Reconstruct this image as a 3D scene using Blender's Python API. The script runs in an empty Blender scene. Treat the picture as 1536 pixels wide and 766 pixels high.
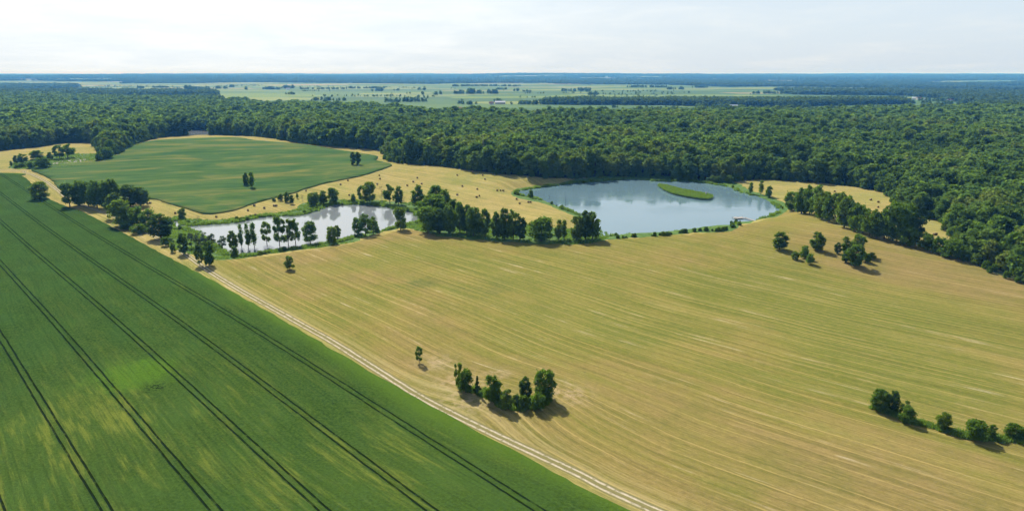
import bpy, math, random, time
import numpy as np
from mathutils import Vector
from mathutils.geometry import delaunay_2d_cdt
T0=time.time()
R=math.radians
S=bpy.context.scene
C=S.collection
# ------------------------------------------------------------------ camera
H=100.0; F=1024.0; CX=768.0; CY=383.0
PITCH=math.atan((CY-110)/F)
cam=bpy.data.cameras.new('camera'); cam.sensor_width=36; cam.lens=24.0
cam.clip_start=1; cam.clip_end=120000
co=bpy.data.objects.new('camera',cam); C.objects.link(co)
co.location=(0,0,H); co.rotation_euler=(math.pi/2-PITCH,0,0); S.camera=co
# ------------------------------------------------------------------ light
SUN_AZ=R(-25); SUN_EL=R(42)            # azimuth from +Y, clockwise positive
sd_=Vector((math.sin(SUN_AZ)*math.cos(SUN_EL), math.cos(SUN_AZ)*math.cos(SUN_EL), math.sin(SUN_EL)))
sl=bpy.data.lights.new('sun','SUN'); sl.energy=5.0; sl.angle=R(0.5); sl.color=(1,0.95,0.86)
so=bpy.data.objects.new('sun',sl); C.objects.link(so)
so.rotation_euler=sd_.to_track_quat('Z','Y').to_euler(); so.location=(0,0,300)
S.view_settings.view_transform='Standard'; S.view_settings.look='None'
S.view_settings.gamma=1; S.view_settings.use_curve_mapping=False
S.view_settings.exposure=0.47
S.cycles.volume_bounces=0; S.cycles.max_bounces=5; S.cycles.diffuse_bounces=3; S.cycles.transmission_bounces=3
S.cycles.sample_clamp_indirect=6

class NT:
    """tiny node-tree helper"""
    def __init__(s,nt): s.nt=nt; s.n=nt.nodes; s.l=nt.links
    def node(s,t,**k):
        o=s.n.new(t)
        for a,b in k.items(): setattr(o,a,b)
        return o
    def put(s,sock,v):
        if hasattr(v,'is_output') or isinstance(v,bpy.types.NodeSocket): s.l.new(v,sock)
        elif isinstance(v,(tuple,list)):
            d=sock.default_value
            sock.default_value=tuple(v)+((1,) if len(v)==3 and len(d)==4 else ())
        else: sock.default_value=v
    def math(s,op,a,b=0.0,c=None,clamp=False):
        o=s.node('ShaderNodeMath',operation=op,use_clamp=clamp); s.put(o.inputs[0],a); s.put(o.inputs[1],b)
        if c is not None: s.put(o.inputs[2],c)
        return o.outputs[0]
    def mix(s,f,a,b,mode='MIX'):
        o=s.node('ShaderNodeMix',data_type='RGBA',blend_type=mode); s.put(o.inputs[0],f); s.put(o.inputs[6],a); s.put(o.inputs[7],b); return o.outputs[2]
    def xyz(s,x,y,z=0.0):
        o=s.node('ShaderNodeCombineXYZ'); s.put(o.inputs[0],x); s.put(o.inputs[1],y); s.put(o.inputs[2],z); return o.outputs[0]
    def sep(s,v):
        o=s.node('ShaderNodeSeparateXYZ'); s.put(o.inputs[0],v); return o.outputs
    def noise(s,v,sc=1.0,det=3.0,ro=0.55,dist=0.0):
        o=s.node('ShaderNodeTexNoise'); s.put(o.inputs['Vector'],v); s.put(o.inputs['Scale'],sc); s.put(o.inputs['Detail'],det); s.put(o.inputs['Roughness'],ro); s.put(o.inputs['Distortion'],dist); return o.outputs['Fac']
    def ss(s,x,a,b):
        o=s.node('ShaderNodeMapRange',interpolation_type='SMOOTHSTEP'); s.put(o.inputs[0],x); s.put(o.inputs[1],a); s.put(o.inputs[2],b); s.put(o.inputs[3],0.0); s.put(o.inputs[4],1.0); return o.outputs[0]
    def attr(s,name):
        o=s.node('ShaderNodeAttribute',attribute_name=name); return o.outputs['Fac']
    def pos(s): return s.node('ShaderNodeNewGeometry').outputs['Position']
    def gauss(s,P,cx,cy,r):
        x,y,_=s.sep(P); dx=s.math('MULTIPLY',s.math('SUBTRACT',x,cx),1/r); dy=s.math('MULTIPLY',s.math('SUBTRACT',y,cy),1/r)
        q=s.math('ADD',s.math('MULTIPLY',dx,dx),s.math('MULTIPLY',dy,dy)); return s.math('EXPONENT',s.math('MULTIPLY',q,-1.0))

# ------------------------------------------------------------------ world
w=bpy.data.worlds.new('World'); S.world=w; w.use_nodes=True
W=NT(w.node_tree); W.n.clear()
sky=W.node('ShaderNodeTexSky',sky_type='NISHITA',sun_disc=False,sun_elevation=SUN_EL,sun_rotation=SUN_AZ,altitude=100,air_density=1.0,dust_density=2.0,ozone_density=1.0)
tc=W.node('ShaderNodeTexCoord').outputs['Generated']
nv=W.node('ShaderNodeVectorMath',operation='NORMALIZE'); W.put(nv.inputs[0],tc); D=nv.outputs[0]
dx,dy,dz=W.sep(D)
dot=W.node('ShaderNodeVectorMath',operation='DOT_PRODUCT'); W.put(dot.inputs[0],D); dot.inputs[1].default_value=tuple(Vector((sd_.x,sd_.y,0.25)).normalized())
g1=W.math('POWER',W.math('MAXIMUM',dot.outputs['Value'],0.0),4.0)
zz=W.math('ADD',W.math('MAXIMUM',dz,0.0),0.09)
cu=W.xyz(W.math('DIVIDE',dx,zz),W.math('DIVIDE',dy,zz),0.0)
c1=W.noise(W.xyz(W.math('DIVIDE',dx,zz),W.math('MULTIPLY',W.math('DIVIDE',dy,zz),0.8),3.1),0.9,7,0.58,0.4)
c2=W.noise(cu,3.2,5,0.6,0.6)
cm=W.math('ADD',W.math('MULTIPLY',c1,0.8),W.math('MULTIPLY',c2,0.2))
cover=W.ss(cm,W.math('SUBTRACT',0.47,W.math('MULTIPLY',g1,0.20)),W.math('SUBTRACT',0.80,W.math('MULTIPLY',g1,0.10)))
hi=W.ss(dz,0.55,0.10)
veil=W.math('MULTIPLY',W.math('ADD',W.math('MULTIPLY',g1,0.2),0.76),W.math('ADD',W.math('MULTIPLY',hi,0.92),0.08))
cov=W.math('MAXIMUM',W.math('MULTIPLY',cover,W.math('ADD',W.math('MULTIPLY',hi,0.70),0.22)),veil,clamp=True)
dh=W.node('ShaderNodeVectorMath',operation='DOT_PRODUCT'); W.put(dh.inputs[0],D); dh.inputs[1].default_value=tuple(sd_)
halo=W.math('POWER',W.math('MAXIMUM',dh.outputs['Value'],0.0),11.0)
CL=W.mix(g1,(6.5,7.6,8.7),(5.8,6.6,7.2))
CL1=W.mix(W.math('MULTIPLY',cover,0.50),CL,(8.6,8.8,8.8))
CL2=W.mix(1.0,CL1,W.mix(halo,(0,0,0),(26,26,25.6)),'ADD')
skyc=W.mix(cov,sky.outputs[0],CL2)
bg=W.node('ShaderNodeBackground'); W.put(bg.inputs[0],skyc); bg.inputs[1].default_value=0.085
wo=W.node('ShaderNodeOutputWorld'); W.l.new(bg.outputs[0],wo.inputs[0])

# ------------------------------------------------------------------ projection and terrain
cp,sp=math.cos(PITCH),math.sin(PITCH)
def ray(x,y):
    a=(x-CX)/F; b=(CY-y)/F
    return np.array([a, cp+b*sp, -sp+b*cp])
def G(x,y,z=0.0):
    d=ray(x,y); t=(z-H)/d[2]; return (d[0]*t,d[1]*t)
def proj(P):
    x,y,z=P[0],P[1],P[2]-H
    f=y*cp-z*sp; u=y*sp+z*cp
    return CX+F*x/f, CY-F*u/f, f
def spline(pts,step=4.0,closed=True):
    P=[np.array(p[:2],float) for p in pts]; n=len(P); out=[]
    rng=range(n if closed else n-1)
    for i in rng:
        if closed: a,b,c,d=P[i-1],P[i],P[(i+1)%n],P[(i+2)%n]
        else: a,b,c,d=P[max(i-1,0)],P[i],P[i+1],P[min(i+2,n-1)]
        L=np.linalg.norm(c-b); k=max(1,min(40,int(L/step)))
        for j in range(k):
            t=j/k
            out.append(0.5*((2*b)+(-a+c)*t+(2*a-5*b+4*c-d)*t*t+(-a+3*b-3*c+d)*t**3))
    if not closed: out.append(P[-1])
    return np.array(out)
def jitter(P,amp,wl,seed):
    r=np.random.RandomState(seed); ph=r.rand(6)*6.28
    s=np.concatenate([[0],np.cumsum(np.linalg.norm(np.diff(P,axis=0),axis=1))])
    T=np.gradient(P,axis=0); T/=np.linalg.norm(T,axis=1)[:,None]+1e-9
    N=np.stack([-T[:,1],T[:,0]],1)
    d=sum(np.sin(s*6.28/(wl/(1+0.83*i))+ph[i])/(1+0.5*i) for i in range(5))*amp*0.5
    return P+N*d[:,None]
def inside(X,Y,poly):
    res=np.zeros(X.shape,bool); n=len(poly)
    bx0,by0=poly.min(0); bx1,by1=poly.max(0)
    m=np.nonzero((X>=bx0)&(X<=bx1)&(Y>=by0)&(Y<=by1))[0]
    if not len(m): return res
    x=X[m]; y=Y[m]; r=np.zeros(len(m),bool)
    for i in range(n):
        x1,y1=poly[i-1]; x2,y2=poly[i]
        if y1==y2: continue
        c=((y1>y)!=(y2>y))&(x<(x2-x1)*(y-y1)/(y2-y1)+x1)
        r^=c
    res[m]=r; return res
def dist(X,Y,poly,closed=True,cut=None):
    best=np.full(X.shape,1e9); n=len(poly)
    for i in range(0 if closed else 1,n):
        a=poly[i-1]; b=poly[i]; d=b-a; L=d@d
        if L<1e-12: continue
        t=np.clip(((X-a[0])*d[0]+(Y-a[1])*d[1])/L,0,1)
        best=np.minimum(best,(X-a[0]-t*d[0])**2+(Y-a[1]-t*d[1])**2)
    return np.sqrt(best)
# ponds (the water lies at z=0)
POND1=jitter(spline([G(*p) for p in [(256,331),(268,331),(282,338),(320,336),(352,334),(385,327),(420,324),(447,323),(470,318),(487,310),(505,307),(535,307),(560,308),(583,311),(600,316),(625,320),(629,332),(608,337),(585,343),(568,347),(540,352),(512,362),(492,364),(470,369),(440,373),(405,378),(372,384),(350,384),(325,370),(300,352),(285,344),(262,342)]],3),.8,16,21)
POND2=jitter(spline([G(*p) for p in [(776,288),(792,284),(830,279),(862,275),(905,272),(950,269),(985,272),(1040,273),(1090,280),(1110,288),(1140,296),(1155,303),(1168,313),(1160,322),(1130,331),(1108,333),(1098,342),(1075,345),(1040,346),(1010,350),(975,353),(930,354),(900,356),(885,360),(872,345),(885,328),(866,321),(846,313),(822,303),(798,296),(780,293)]],3),.7,15,22)
POND3=spline([G(275,203,1),G(320,203,1),G(322,195.5,1),G(270,195.5,1)],6)
ISLE=spline([G(*p,0.0) for p in [(986,279),(1000,280),(1020,285),(1045,290),(1062,293),(1069,297),(1060,300.5),(1040,298.5),(1018,294),(1000,288.5)]],2)
PONDS=[POND1,POND2,POND3]
HILLS=[(-400,880,230,190,9.0),(-40,690,170,95,6.0),(150,395,150,90,7.5),(-30,250,220,90,2.5),(700,700,320,260,9.0),(380,1150,500,250,9.0),(-900,1250,300,300,8.0),(1200,1500,500,400,12),(-250,1500,400,200,8)]
def height(X,Y):
    X=np.asarray(X,float); Y=np.asarray(Y,float)
    z=np.full(X.shape,1.4)
    for cx,cy,rx,ry,h in HILLS: z+=h*np.exp(-((X-cx)/rx)**2-((Y-cy)/ry)**2)
    z+=0.5*np.sin(X/61+1.3)*np.sin(Y/83+.4)+0.25*np.sin(X/23+Y/31)
    rr=np.hypot(X,Y)
    far=np.clip((rr-1800)/3000,0,1); z+=far*(3*np.sin(X/410+.7)*np.sin(Y/530)+2*np.sin(X/190+Y/270+2))
    rid=np.clip((rr-6500)/9000,0,1)**1.3
    z+=rid*(56+20*np.sin(X/2900+.8)*np.sin(Y/2100)+10*np.sin(X/1300+Y/3100+2)+5*np.sin(X/610+1))*(rr>0); z=np.minimum(z,96)
    near=(rr<1500)
    if near.any():
        xi=X[near] if X.ndim else X; yi=Y[near] if X.ndim else Y
        s=np.full(np.shape(xi),1e9); ins=np.zeros(np.shape(xi),bool)
        for P in PONDS:
            s=np.minimum(s,dist(xi,yi,P)); ins|=inside(xi,yi,P)
        k=np.clip(s/24,0,1); k=k*k*(3-2*k); zo=z[near]
        kk=np.clip(s/2,0,1)
        zo=np.where(ins,-1.6*np.clip(s/6,0,1),zo*k+0.35*kk*(1-k))
        z[near]=zo
    return z
def hz(x,y): return float(height(np.array([x]),np.array([y]))[0])
def GT(x,y):
    """the first point where the ray of photo pixel (x,y) meets the terrain"""
    d=ray(x,y)
    if d[2]>-1e-3: d[2]=-1e-3
    t1=(-3-H)/d[2]; t0=(22-H)/d[2] if t1<3000 else (45-H)/d[2]
    ts=np.linspace(t0,t1,260); z=height(d[0]*ts,d[1]*ts); e=H+d[2]*ts-z
    k=np.nonzero(e<0)[0]; k=k[0] if len(k) else len(ts)-1
    k=max(k,1); f=e[k-1]/(e[k-1]-e[k]+1e-9); t=ts[k-1]+(ts[k]-ts[k-1])*min(max(f,0),1)
    return (d[0]*t,d[1]*t)
# zone outlines: photo features laid on the ground, then continued past the frame in metres
road_px=[(985,766),(860,706),(740,650),(640,600),(570,557),(500,513),(450,485),(400,457),(352,430),(310,404),(281,383),(252,366),(215,346),(170,325),(135,311),(104,299),(84,283),(62,268),(38,259),(0,255)]
rd=[(170,20),(110,78)]+[GT(*p) for p in road_px]; rd.append((rd[-1][0]-260,rd[-1][1]+60)); rd.append((rd[-1][0]-600,rd[-1][1]+160))
ROAD=spline(rd,6,False)
crop_px=[(940,766),(830,710),(720,651),(610,590),(500,527),(400,468),(311,418),(221,370),(175,345),(125,319),(98,310),(69,296),(50,279),(33,265),(0,260)]
cr=[GT(*p) for p in crop_px]
CROP=spline([(155,20),(95,80)]+cr+[(-800,735),(-1400,700),(-1400,-200),(120,-200)],5); CROP=jitter(CROP,.45,7,3)
hill_px_low=[(47,255),(62,262),(78,271),(90,286),(110,296),(160,300),(227,299),(253,306),(285,315),(305,321.5),(318,321.5),(350,316.5),(380,306),(409,298),(439,290.5),(458,284),(490,275),(537,265.5),(560,259),(588,248.5)]
hill_px_up=[(572,243),(564,241),(566,235),(543,230.5),(505,225),(455,217),(385,211)]
HILL=spline([GT(*p) for p in hill_px_low]+[GT(*p) for p in hill_px_up]+[G(360,205.5,9.5),G(320,205,9.5),G(270,206,9.5),G(236,211,8),G(205,221,6.5),G(185,231,5.5),G(166,238.5,4.5),G(125,248,3),G(75,253,2)],6); HILL=jitter(HILL,.6,25,5)
BANK1=spline([GT(*p) for p in [(240,345),(252,328),(262,324),(300,329),(350,328),(385,322),(420,318),(440,315),(455,305),(480,300),(520,300),(560,300),(600,304),(640,305),(700,320),(760,335),(830,340),(900,345),(905,360),(860,366),(780,364),(700,358),(650,352),(615,343),(600,342),(560,352),(520,365),(480,371),(440,376),(400,381),(365,387),(330,390),(300,385),(262,375),(248,358)]],5); BANK1=jitter(BANK1,2.2,22,6)
BANK2=spline([GT(*p) for p in [(767,289),(780,282),(830,277),(870,268),(960,264),(1090,272),(1125,285),(1160,297),(1184,308),(1180,316),(1165,325),(1130,332),(1106,341),(1085,348),(1040,349),(1000,353),(960,356),(905,360),(890,362),(868,352),(880,332),(862,324),(840,315),(815,305),(785,299),(772,295)]],4); BANK2=jitter(BANK2,1.2,14,7)
MARSH=spline([GT(*p) for p in [(70,251),(85,243),(105,239),(125,238),(136,243),(120,248),(100,251),(80,253)]],4)
MEAD=spline([GT(*p) for p in [(14,252),(22,244),(45,240),(85,232),(140,231),(160,238),(130,248),(75,255),(40,254)]],5); MEAD=jitter(MEAD,2,20,9)
STRIP=spline([GT(*p) for p in [(1302,611),(1330,619),(1358,632),(1400,643),(1440,655),(1480,661),(1540,664),(1600,668),(1600,662),(1540,656),(1480,654),(1440,648),(1400,638),(1365,626),(1335,614)]],2); STRIP=jitter(STRIP,.5,7,9)
STRIP2=spline([GT(*p) for p in [(694,586),(712,590),(735,601),(760,614),(790,615),(822,606),(828,600),(800,594),(770,598),(740,590),(712,582)]],2); STRIP2=jitter(STRIP2,.7,6,12)
fol=[GT(*p) for p in [(1186,315),(1224,326),(1247,334),(1276,345),(1294,351),(1318,358),(1341,363),(1365,370),(1400,379),(1440,390)]]
hay_low=fol
FRONT_L=[(-1400,850),(-950,860)]+[GT(*p) for p in [(-60,232),(0,226),(60,220),(90,215),(140,214),(150,226),(172,232),(190,222),(215,212)]]
FRONT_M=[G(245,207,4),G(300,202.5,5),G(360,203,6),(G(400,207,6)),GT(455,215),GT(518,221),GT(574,226),GT(583,240),GT(614,246),GT(656,248),GT(698,254),GT(748,260.5),GT(780,262.5),GT(810,266),GT(860,267),GT(948,264.5),GT(994,268),GT(1040,270),GT(1094,273),GT(1136,268.5),GT(1200,272),GT(1249,276),GT(1300,283),GT(1336,291),GT(1345,305),GT(1372,327),GT(1400,326),GT(1420,340),GT(1437,358),GT(1446,382),GT(1470,400),GT(1493,410),GT(1536,424)]
FRONT_R=[(300,290),(420,230),(700,120)]
BACK=[(1400,120),(2200,1500)]+[G(x,y,24) for x,y in [(1640,166),(1536,165),(1470,164),(1400,165),(1300,165),(1215,165),(1160,164),(1100,164),(1040,165),(980,166),(900,168),(820,168),(700,168),(645,169),(620,163),(580,158),(520,154),(470,153),(400,153),(372,149),(335,146),(300,145),(200,143),(100,140),(0,138),(-120,139)]]+[(-3200,1700)]
FOREST=spline(FRONT_L+FRONT_M+FRONT_R+BACK,12)
FRONTLINE=spline(FRONT_L+FRONT_M+FRONT_R,8,False)
FARM=np.array([GT(*p) for p in [(110,134),(110,127),(250,125),(380,123.5),(560,125),(700,126),(850,126),(1000,127),(1130,132),(1170,135),(1190,142),(1362,143.5),(1400,147),(1470,158),(1475,168),(1300,172),(1160,172),(950,175),(640,178),(560,175),(400,170),(330,160),(320,139),(250,138.5),(140,138)]])
FARM2=[np.array([GT(*p) for p in q]) for q in ([(1238,135),(1240,132.5),(1300,132.5),(1300,135)],[(0,121),(60,121),(30,118.5),(0,118.5)],[(68,127),(95,127),(90,124.5),(70,124.5)],[(1130,123),(1200,123),(1190,120.5),(1140,120.5)],[(1400,125),(1480,124),(1450,121.5),(1390,122)],[(1480,163),(1536,163),(1560,159.5),(1500,160)])]
WOOD=np.array([GT(*p) for p in [(818,156.6),(900,157.5),(1000,158),(1100,160),(1180,161),(1230,159),(1300,157),(1357,157),(1352,154),(1250,154.5),(1160,154.5),(1000,154),(820,154.5)]])
FIELD_R=(spline(fol,6,False))
print('outlines',round(time.time()-T0,1))

def gapf(x,y):
    rr=np.hypot(x,y); a=np.sin(x/760+1.7*np.sin(y/900))*np.sin(y/520+1.3*np.sin(x/640+2))+.45*np.sin(x/2300+1)*np.sin(y/1500)
    return (a>.36+.14*(rr>9000))&(rr>3000)&(rr<24000)
# one triangulation of the land; every outline is an edge in it, so the sheets meet without overlap
vs=[]; es=[]
def add_line(P,closed=True):
    b=len(vs); vs.extend((float(p[0]),float(p[1])) for p in P); n=len(P)
    es.extend((b+i,b+(i+1)%n) for i in range(n if closed else n-1))
def offset(P,d):
    T=np.gradient(P,axis=0); T/=np.linalg.norm(T,axis=1)[:,None]; return P+np.stack([-T[:,1],T[:,0]],1)*d
TRACK=np.concatenate([offset(ROAD,1.9),offset(ROAD,-1.9)[::-1]])
for P in (CROP,HILL,BANK1,BANK2,POND1,POND2,POND3,MARSH,MEAD,STRIP,STRIP2,TRACK,FOREST,ISLE): add_line(P)
rg=np.random.RandomState(1)
rad=[14.0]
while rad[-1]<52000: rad.append(rad[-1]*(1.013 if rad[-1]<1800 else 1.03)+0.25)
for i,r in enumerate(rad):
    st=0.0125 if r<1800 else 0.02
    for a in np.arange(-1.02,1.02,st):
        aa=a+(st/2 if i%2 else 0); q=r*(1+rg.uniform(-.002,.002)); vs.append((q*math.sin(aa),q*math.cos(aa)))
for r in np.geomspace(20,52000,60):
    for a in list(np.arange(1.06,1.7,0.08))+list(-np.arange(1.06,1.7,0.08)): vs.append((r*math.sin(a),r*math.cos(a)))
vs+= [(-300,-300),(300,-300),(0,-300)]
res=delaunay_2d_cdt([Vector(v) for v in vs],es,[],0,0.01)
V=np.array([(v.x,v.y) for v in res[0]]); TR=np.array([tuple(f) for f in res[2]])
print('cdt',len(V),len(TR),round(time.time()-T0,1))
Z=height(V[:,0],V[:,1])
cen=V[TR].mean(1); X,Y=cen[:,0],cen[:,1]
zone=np.zeros(len(TR),int)     # 0 hayfield
RD=ROAD; 
k=len(RD)
bigfield=np.concatenate([RD[:np.argmin(np.linalg.norm(RD-np.array(GT(262,372)),axis=1))],np.array([GT(300,388),GT(400,384),GT(520,367),GT(600,345),GT(760,363),GT(900,361),GT(1000,354),GT(1098,346),GT(1140,332),GT(1184,314)]),FIELD_R,np.array([GT(1493,410),(300,290),(700,120),(900,-200),(300,-200)])])
zone[inside(X,Y,bigfield)]=1
far=np.hypot(X,Y)>1500
zone[far]=9
zone[inside(X,Y,FOREST)]=7
fz=(np.hypot(X,Y)>1300)&(zone!=7)
zone[fz]=9; fm=inside(X,Y,FARM)
for q in FARM2: fm|=inside(X,Y,q)
fm&=~inside(X,Y,WOOD)
fm|=gapf(X,Y)
zone[(zone==9)&fm]=8
zone[inside(X,Y,BANK1)|inside(X,Y,BANK2)|inside(X,Y,MEAD)|inside(X,Y,STRIP)|inside(X,Y,STRIP2)]=5
zone[inside(X,Y,MARSH)]=6
zone[inside(X,Y,TRACK)]=4
zone[inside(X,Y,CROP)]=2
zone[inside(X,Y,HILL)&~inside(X,Y,TRACK)]=3
wat=np.zeros(len(TR),bool)
for P in PONDS: wat|=inside(X,Y,P)
zone[wat]=10
zone[inside(X,Y,ISLE)]=11
# field coordinates: u across the track, v along it
u=np.full(len(V),0.0); dmask=np.hypot(V[:,0],V[:,1])<2500
Rl=ROAD[::1]; dd=np.full(len(V),500.0); sg=np.ones(len(V))
Vx,Vy=V[dmask,0],V[dmask,1]; best=np.full(len(Vx),1e9); sgn=np.ones(len(Vx))
for i in range(1,len(Rl)):
    a=Rl[i-1]; d=Rl[i]-a; L=d@d; t=np.clip(((Vx-a[0])*d[0]+(Vy-a[1])*d[1])/L,0 if i>1 else -9,1)
    ex=Vx-a[0]-t*d[0]; ey=Vy-a[1]-t*d[1]; q=ex*ex+ey*ey; m=q<best
    best[m]=q[m]; sgn[m]=np.sign(d[0]*ey-d[1]*ex)[m]
u[dmask]=np.sqrt(best)*sgn
rdir=np.array([-1,1.06]); rdir/=np.linalg.norm(rdir)
vv=V@rdir
# machine lines bend round the clump of trees
px,py=GT(760,600); ca=np.exp(-(((V[:,0]-px)/26)**2+((V[:,1]-py)/20)**2)); uw=u+ca*9

# ------------------------------------------------------------------ materials
def newmat(name):
    m=bpy.data.materials.new(name); m.use_nodes=True; t=NT(m.node_tree); t.n.clear(); return m,t
def finish(t,col,rough=0.9,bump=None,bs=0.3,bd=1.0,spec=0.2):
    b=t.node('ShaderNodeBsdfPrincipled'); t.put(b.inputs['Base Color'],col); t.put(b.inputs['Roughness'],rough); t.put(b.inputs['Specular IOR Level'],spec)
    if bump is not None:
        n=t.node('ShaderNodeBump'); n.inputs['Strength'].default_value=bs; n.inputs['Distance'].default_value=bd; t.put(n.inputs['Height'],bump); t.l.new(n.outputs[0],b.inputs['Normal'])
    o=t.node('ShaderNodeOutputMaterial'); t.l.new(b.outputs[0],o.inputs[0]); return b
def sc(t,v,k): return t.math('MULTIPLY',v,k)
M={}
def plain(name,col,rough=0.8,var=0.25,scale=2.0):
    m,t=newmat(name); n=t.noise(t.node('ShaderNodeTexCoord').outputs['Object'],scale,4)
    c=t.mix(t.math('MULTIPLY',n,var*1.4),col,tuple(x*0.45 for x in col)); finish(t,c,rough); M[name]=m; return m
# near crop
m,t=newmat('crop'); M['crop']=m
uu=t.attr('uu'); v_=t.attr('vv'); P=t.pos()
st1=t.noise(t.xyz(sc(t,uu,.55),sc(t,v_,.05),0),1,7,.72,.2)
st2=t.noise(t.xyz(sc(t,uu,.10),sc(t,v_,.016),2),1,4,.6,.2)
cl=t.noise(P,1.3,6,.7); cl2=t.noise(P,.045,3,.5)
base=t.mix(t.ss(cl,.25,.75),(.014,.038,.006),(.068,.125,.020))
base=t.mix(t.math('MULTIPLY',t.ss(cl2,.42,.68),.45),base,(.050,.110,.022))
base=t.mix(sc(t,t.math('MAXIMUM',t.gauss(P,-118,165,60),t.gauss(P,-25,150,40)),.35),base,(.085,.135,.022))
lf=t.math('MAXIMUM',t.gauss(P,-118,165,52),sc(t,t.gauss(P,-40,152,32),.9))
lf=t.math('MAXIMUM',lf,sc(t,t.gauss(P,-140,300,90),.12))
ye=t.math('MULTIPLY',t.ss(t.math('ADD',sc(t,st1,.55),sc(t,st2,.45)),.47,.66),t.math('ADD',sc(t,lf,1.0),.08))
base=t.mix(sc(t,ye,t.math('ADD',sc(t,cl,.8),.5)),base,(.18,.205,.032))
gx,gy=GT(208,562); pt=t.math('MULTIPLY',t.ss(t.math('ADD',t.gauss(P,gx,gy,15),sc(t,t.noise(P,.16,7,.75),1.3)),.85,1.55),t.math('ADD',sc(t,t.math('MULTIPLY',cl,cl),1.6),.15),clamp=True)
base=t.mix(sc(t,pt,.85),base,(.10,.20,.012))
row_=t.noise(t.xyz(sc(t,uu,1.1),sc(t,v_,.02),6),1,4,.6); base=t.mix(t.math('MULTIPLY',t.ss(row_,.55,.3),.3),base,(.012,.03,.006))
xp_,yp_=GT(232,584); ck=t.math('MULTIPLY',t.gauss(P,xp_,yp_,3.2),t.ss(t.noise(P,.9,3),.5,.56)); base=t.mix(ck,base,(.01,.018,.006))
ed=t.ss(uu,12.0,3.5); base=t.mix(sc(t,ed,t.math('ADD',sc(t,cl,.5),.5)),base,(.085,.15,.016))
TR0=18.4; 
tx_,ty_,_z=t.sep(P); tw=t.math('ADD',sc(t,tx_,1/1.3827),sc(t,ty_,.955/1.3827))
ph=t.math('ABSOLUTE',t.math('ADD',t.math('FLOORED_MODULO',t.math('ADD',tw,-63.1+9+180),18.0),-9.0))
wob=sc(t,t.math('ADD',t.noise(t.xyz(sc(t,uu,.05),sc(t,v_,.12),1),1,3),-.5),.5)
q=t.math('ABSOLUTE',t.math('ADD',t.math('ADD',ph,wob),-.95)); tram=t.math('MULTIPLY',t.ss(q,.36,.12),t.math('ADD',t.ss(t.noise(t.xyz(sc(t,uu,.3),sc(t,v_,.25),3),1,4,.7),.25,.6),.25),clamp=True)
far_=t.ss(tw,109,106); tram=t.math('MULTIPLY',tram,far_)
base=t.mix(t.math('MULTIPLY',tram,.95),base,(.009,.018,.006))  # tramlines: bare soil, with the shade of the deep ruts painted in
hh=t.math('SUBTRACT',t.math('ADD',cl,sc(t,st1,.6)),sc(t,tram,1.2))
finish(t,base,1.0,hh,.8,.7,0.0)
# hill crop
m,t=newmat('hill_crop'); M['hill_crop']=m
P=t.pos(); x,y,_=t.sep(P)
a=t.math('ADD',sc(t,x,.94),sc(t,y,.34)); b=t.math('SUBTRACT',sc(t,y,.94),sc(t,x,.34))
s1=t.noise(t.xyz(sc(t,a,.009),sc(t,b,.022),0),1,5,.58,1.2); s2=t.noise(t.xyz(sc(t,a,.02),sc(t,b,.22),4),1,5,.65)
base=t.mix(t.ss(s2,.25,.75),(.038,.085,.022),(.095,.155,.045))
base=t.mix(t.math('MULTIPLY',t.ss(t.math('ADD',sc(t,s1,.75),sc(t,s2,.25)),.48,.66),.7),base,(.21,.19,.055))
base=t.mix(t.math('MULTIPLY',t.ss(s1,.46,.30),.5),base,(.018,.075,.03))
tl=t.math('ABSOLUTE',t.math('ADD',t.math('FLOORED_MODULO',b,21.0),-10.5)); base=t.mix(t.math('MULTIPLY',t.ss(tl,.9,.4),.22),base,(.012,.03,.012))
finish(t,base,1.0,t.noise(P,1.0,4,.7),.6,.6,0.0)
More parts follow.
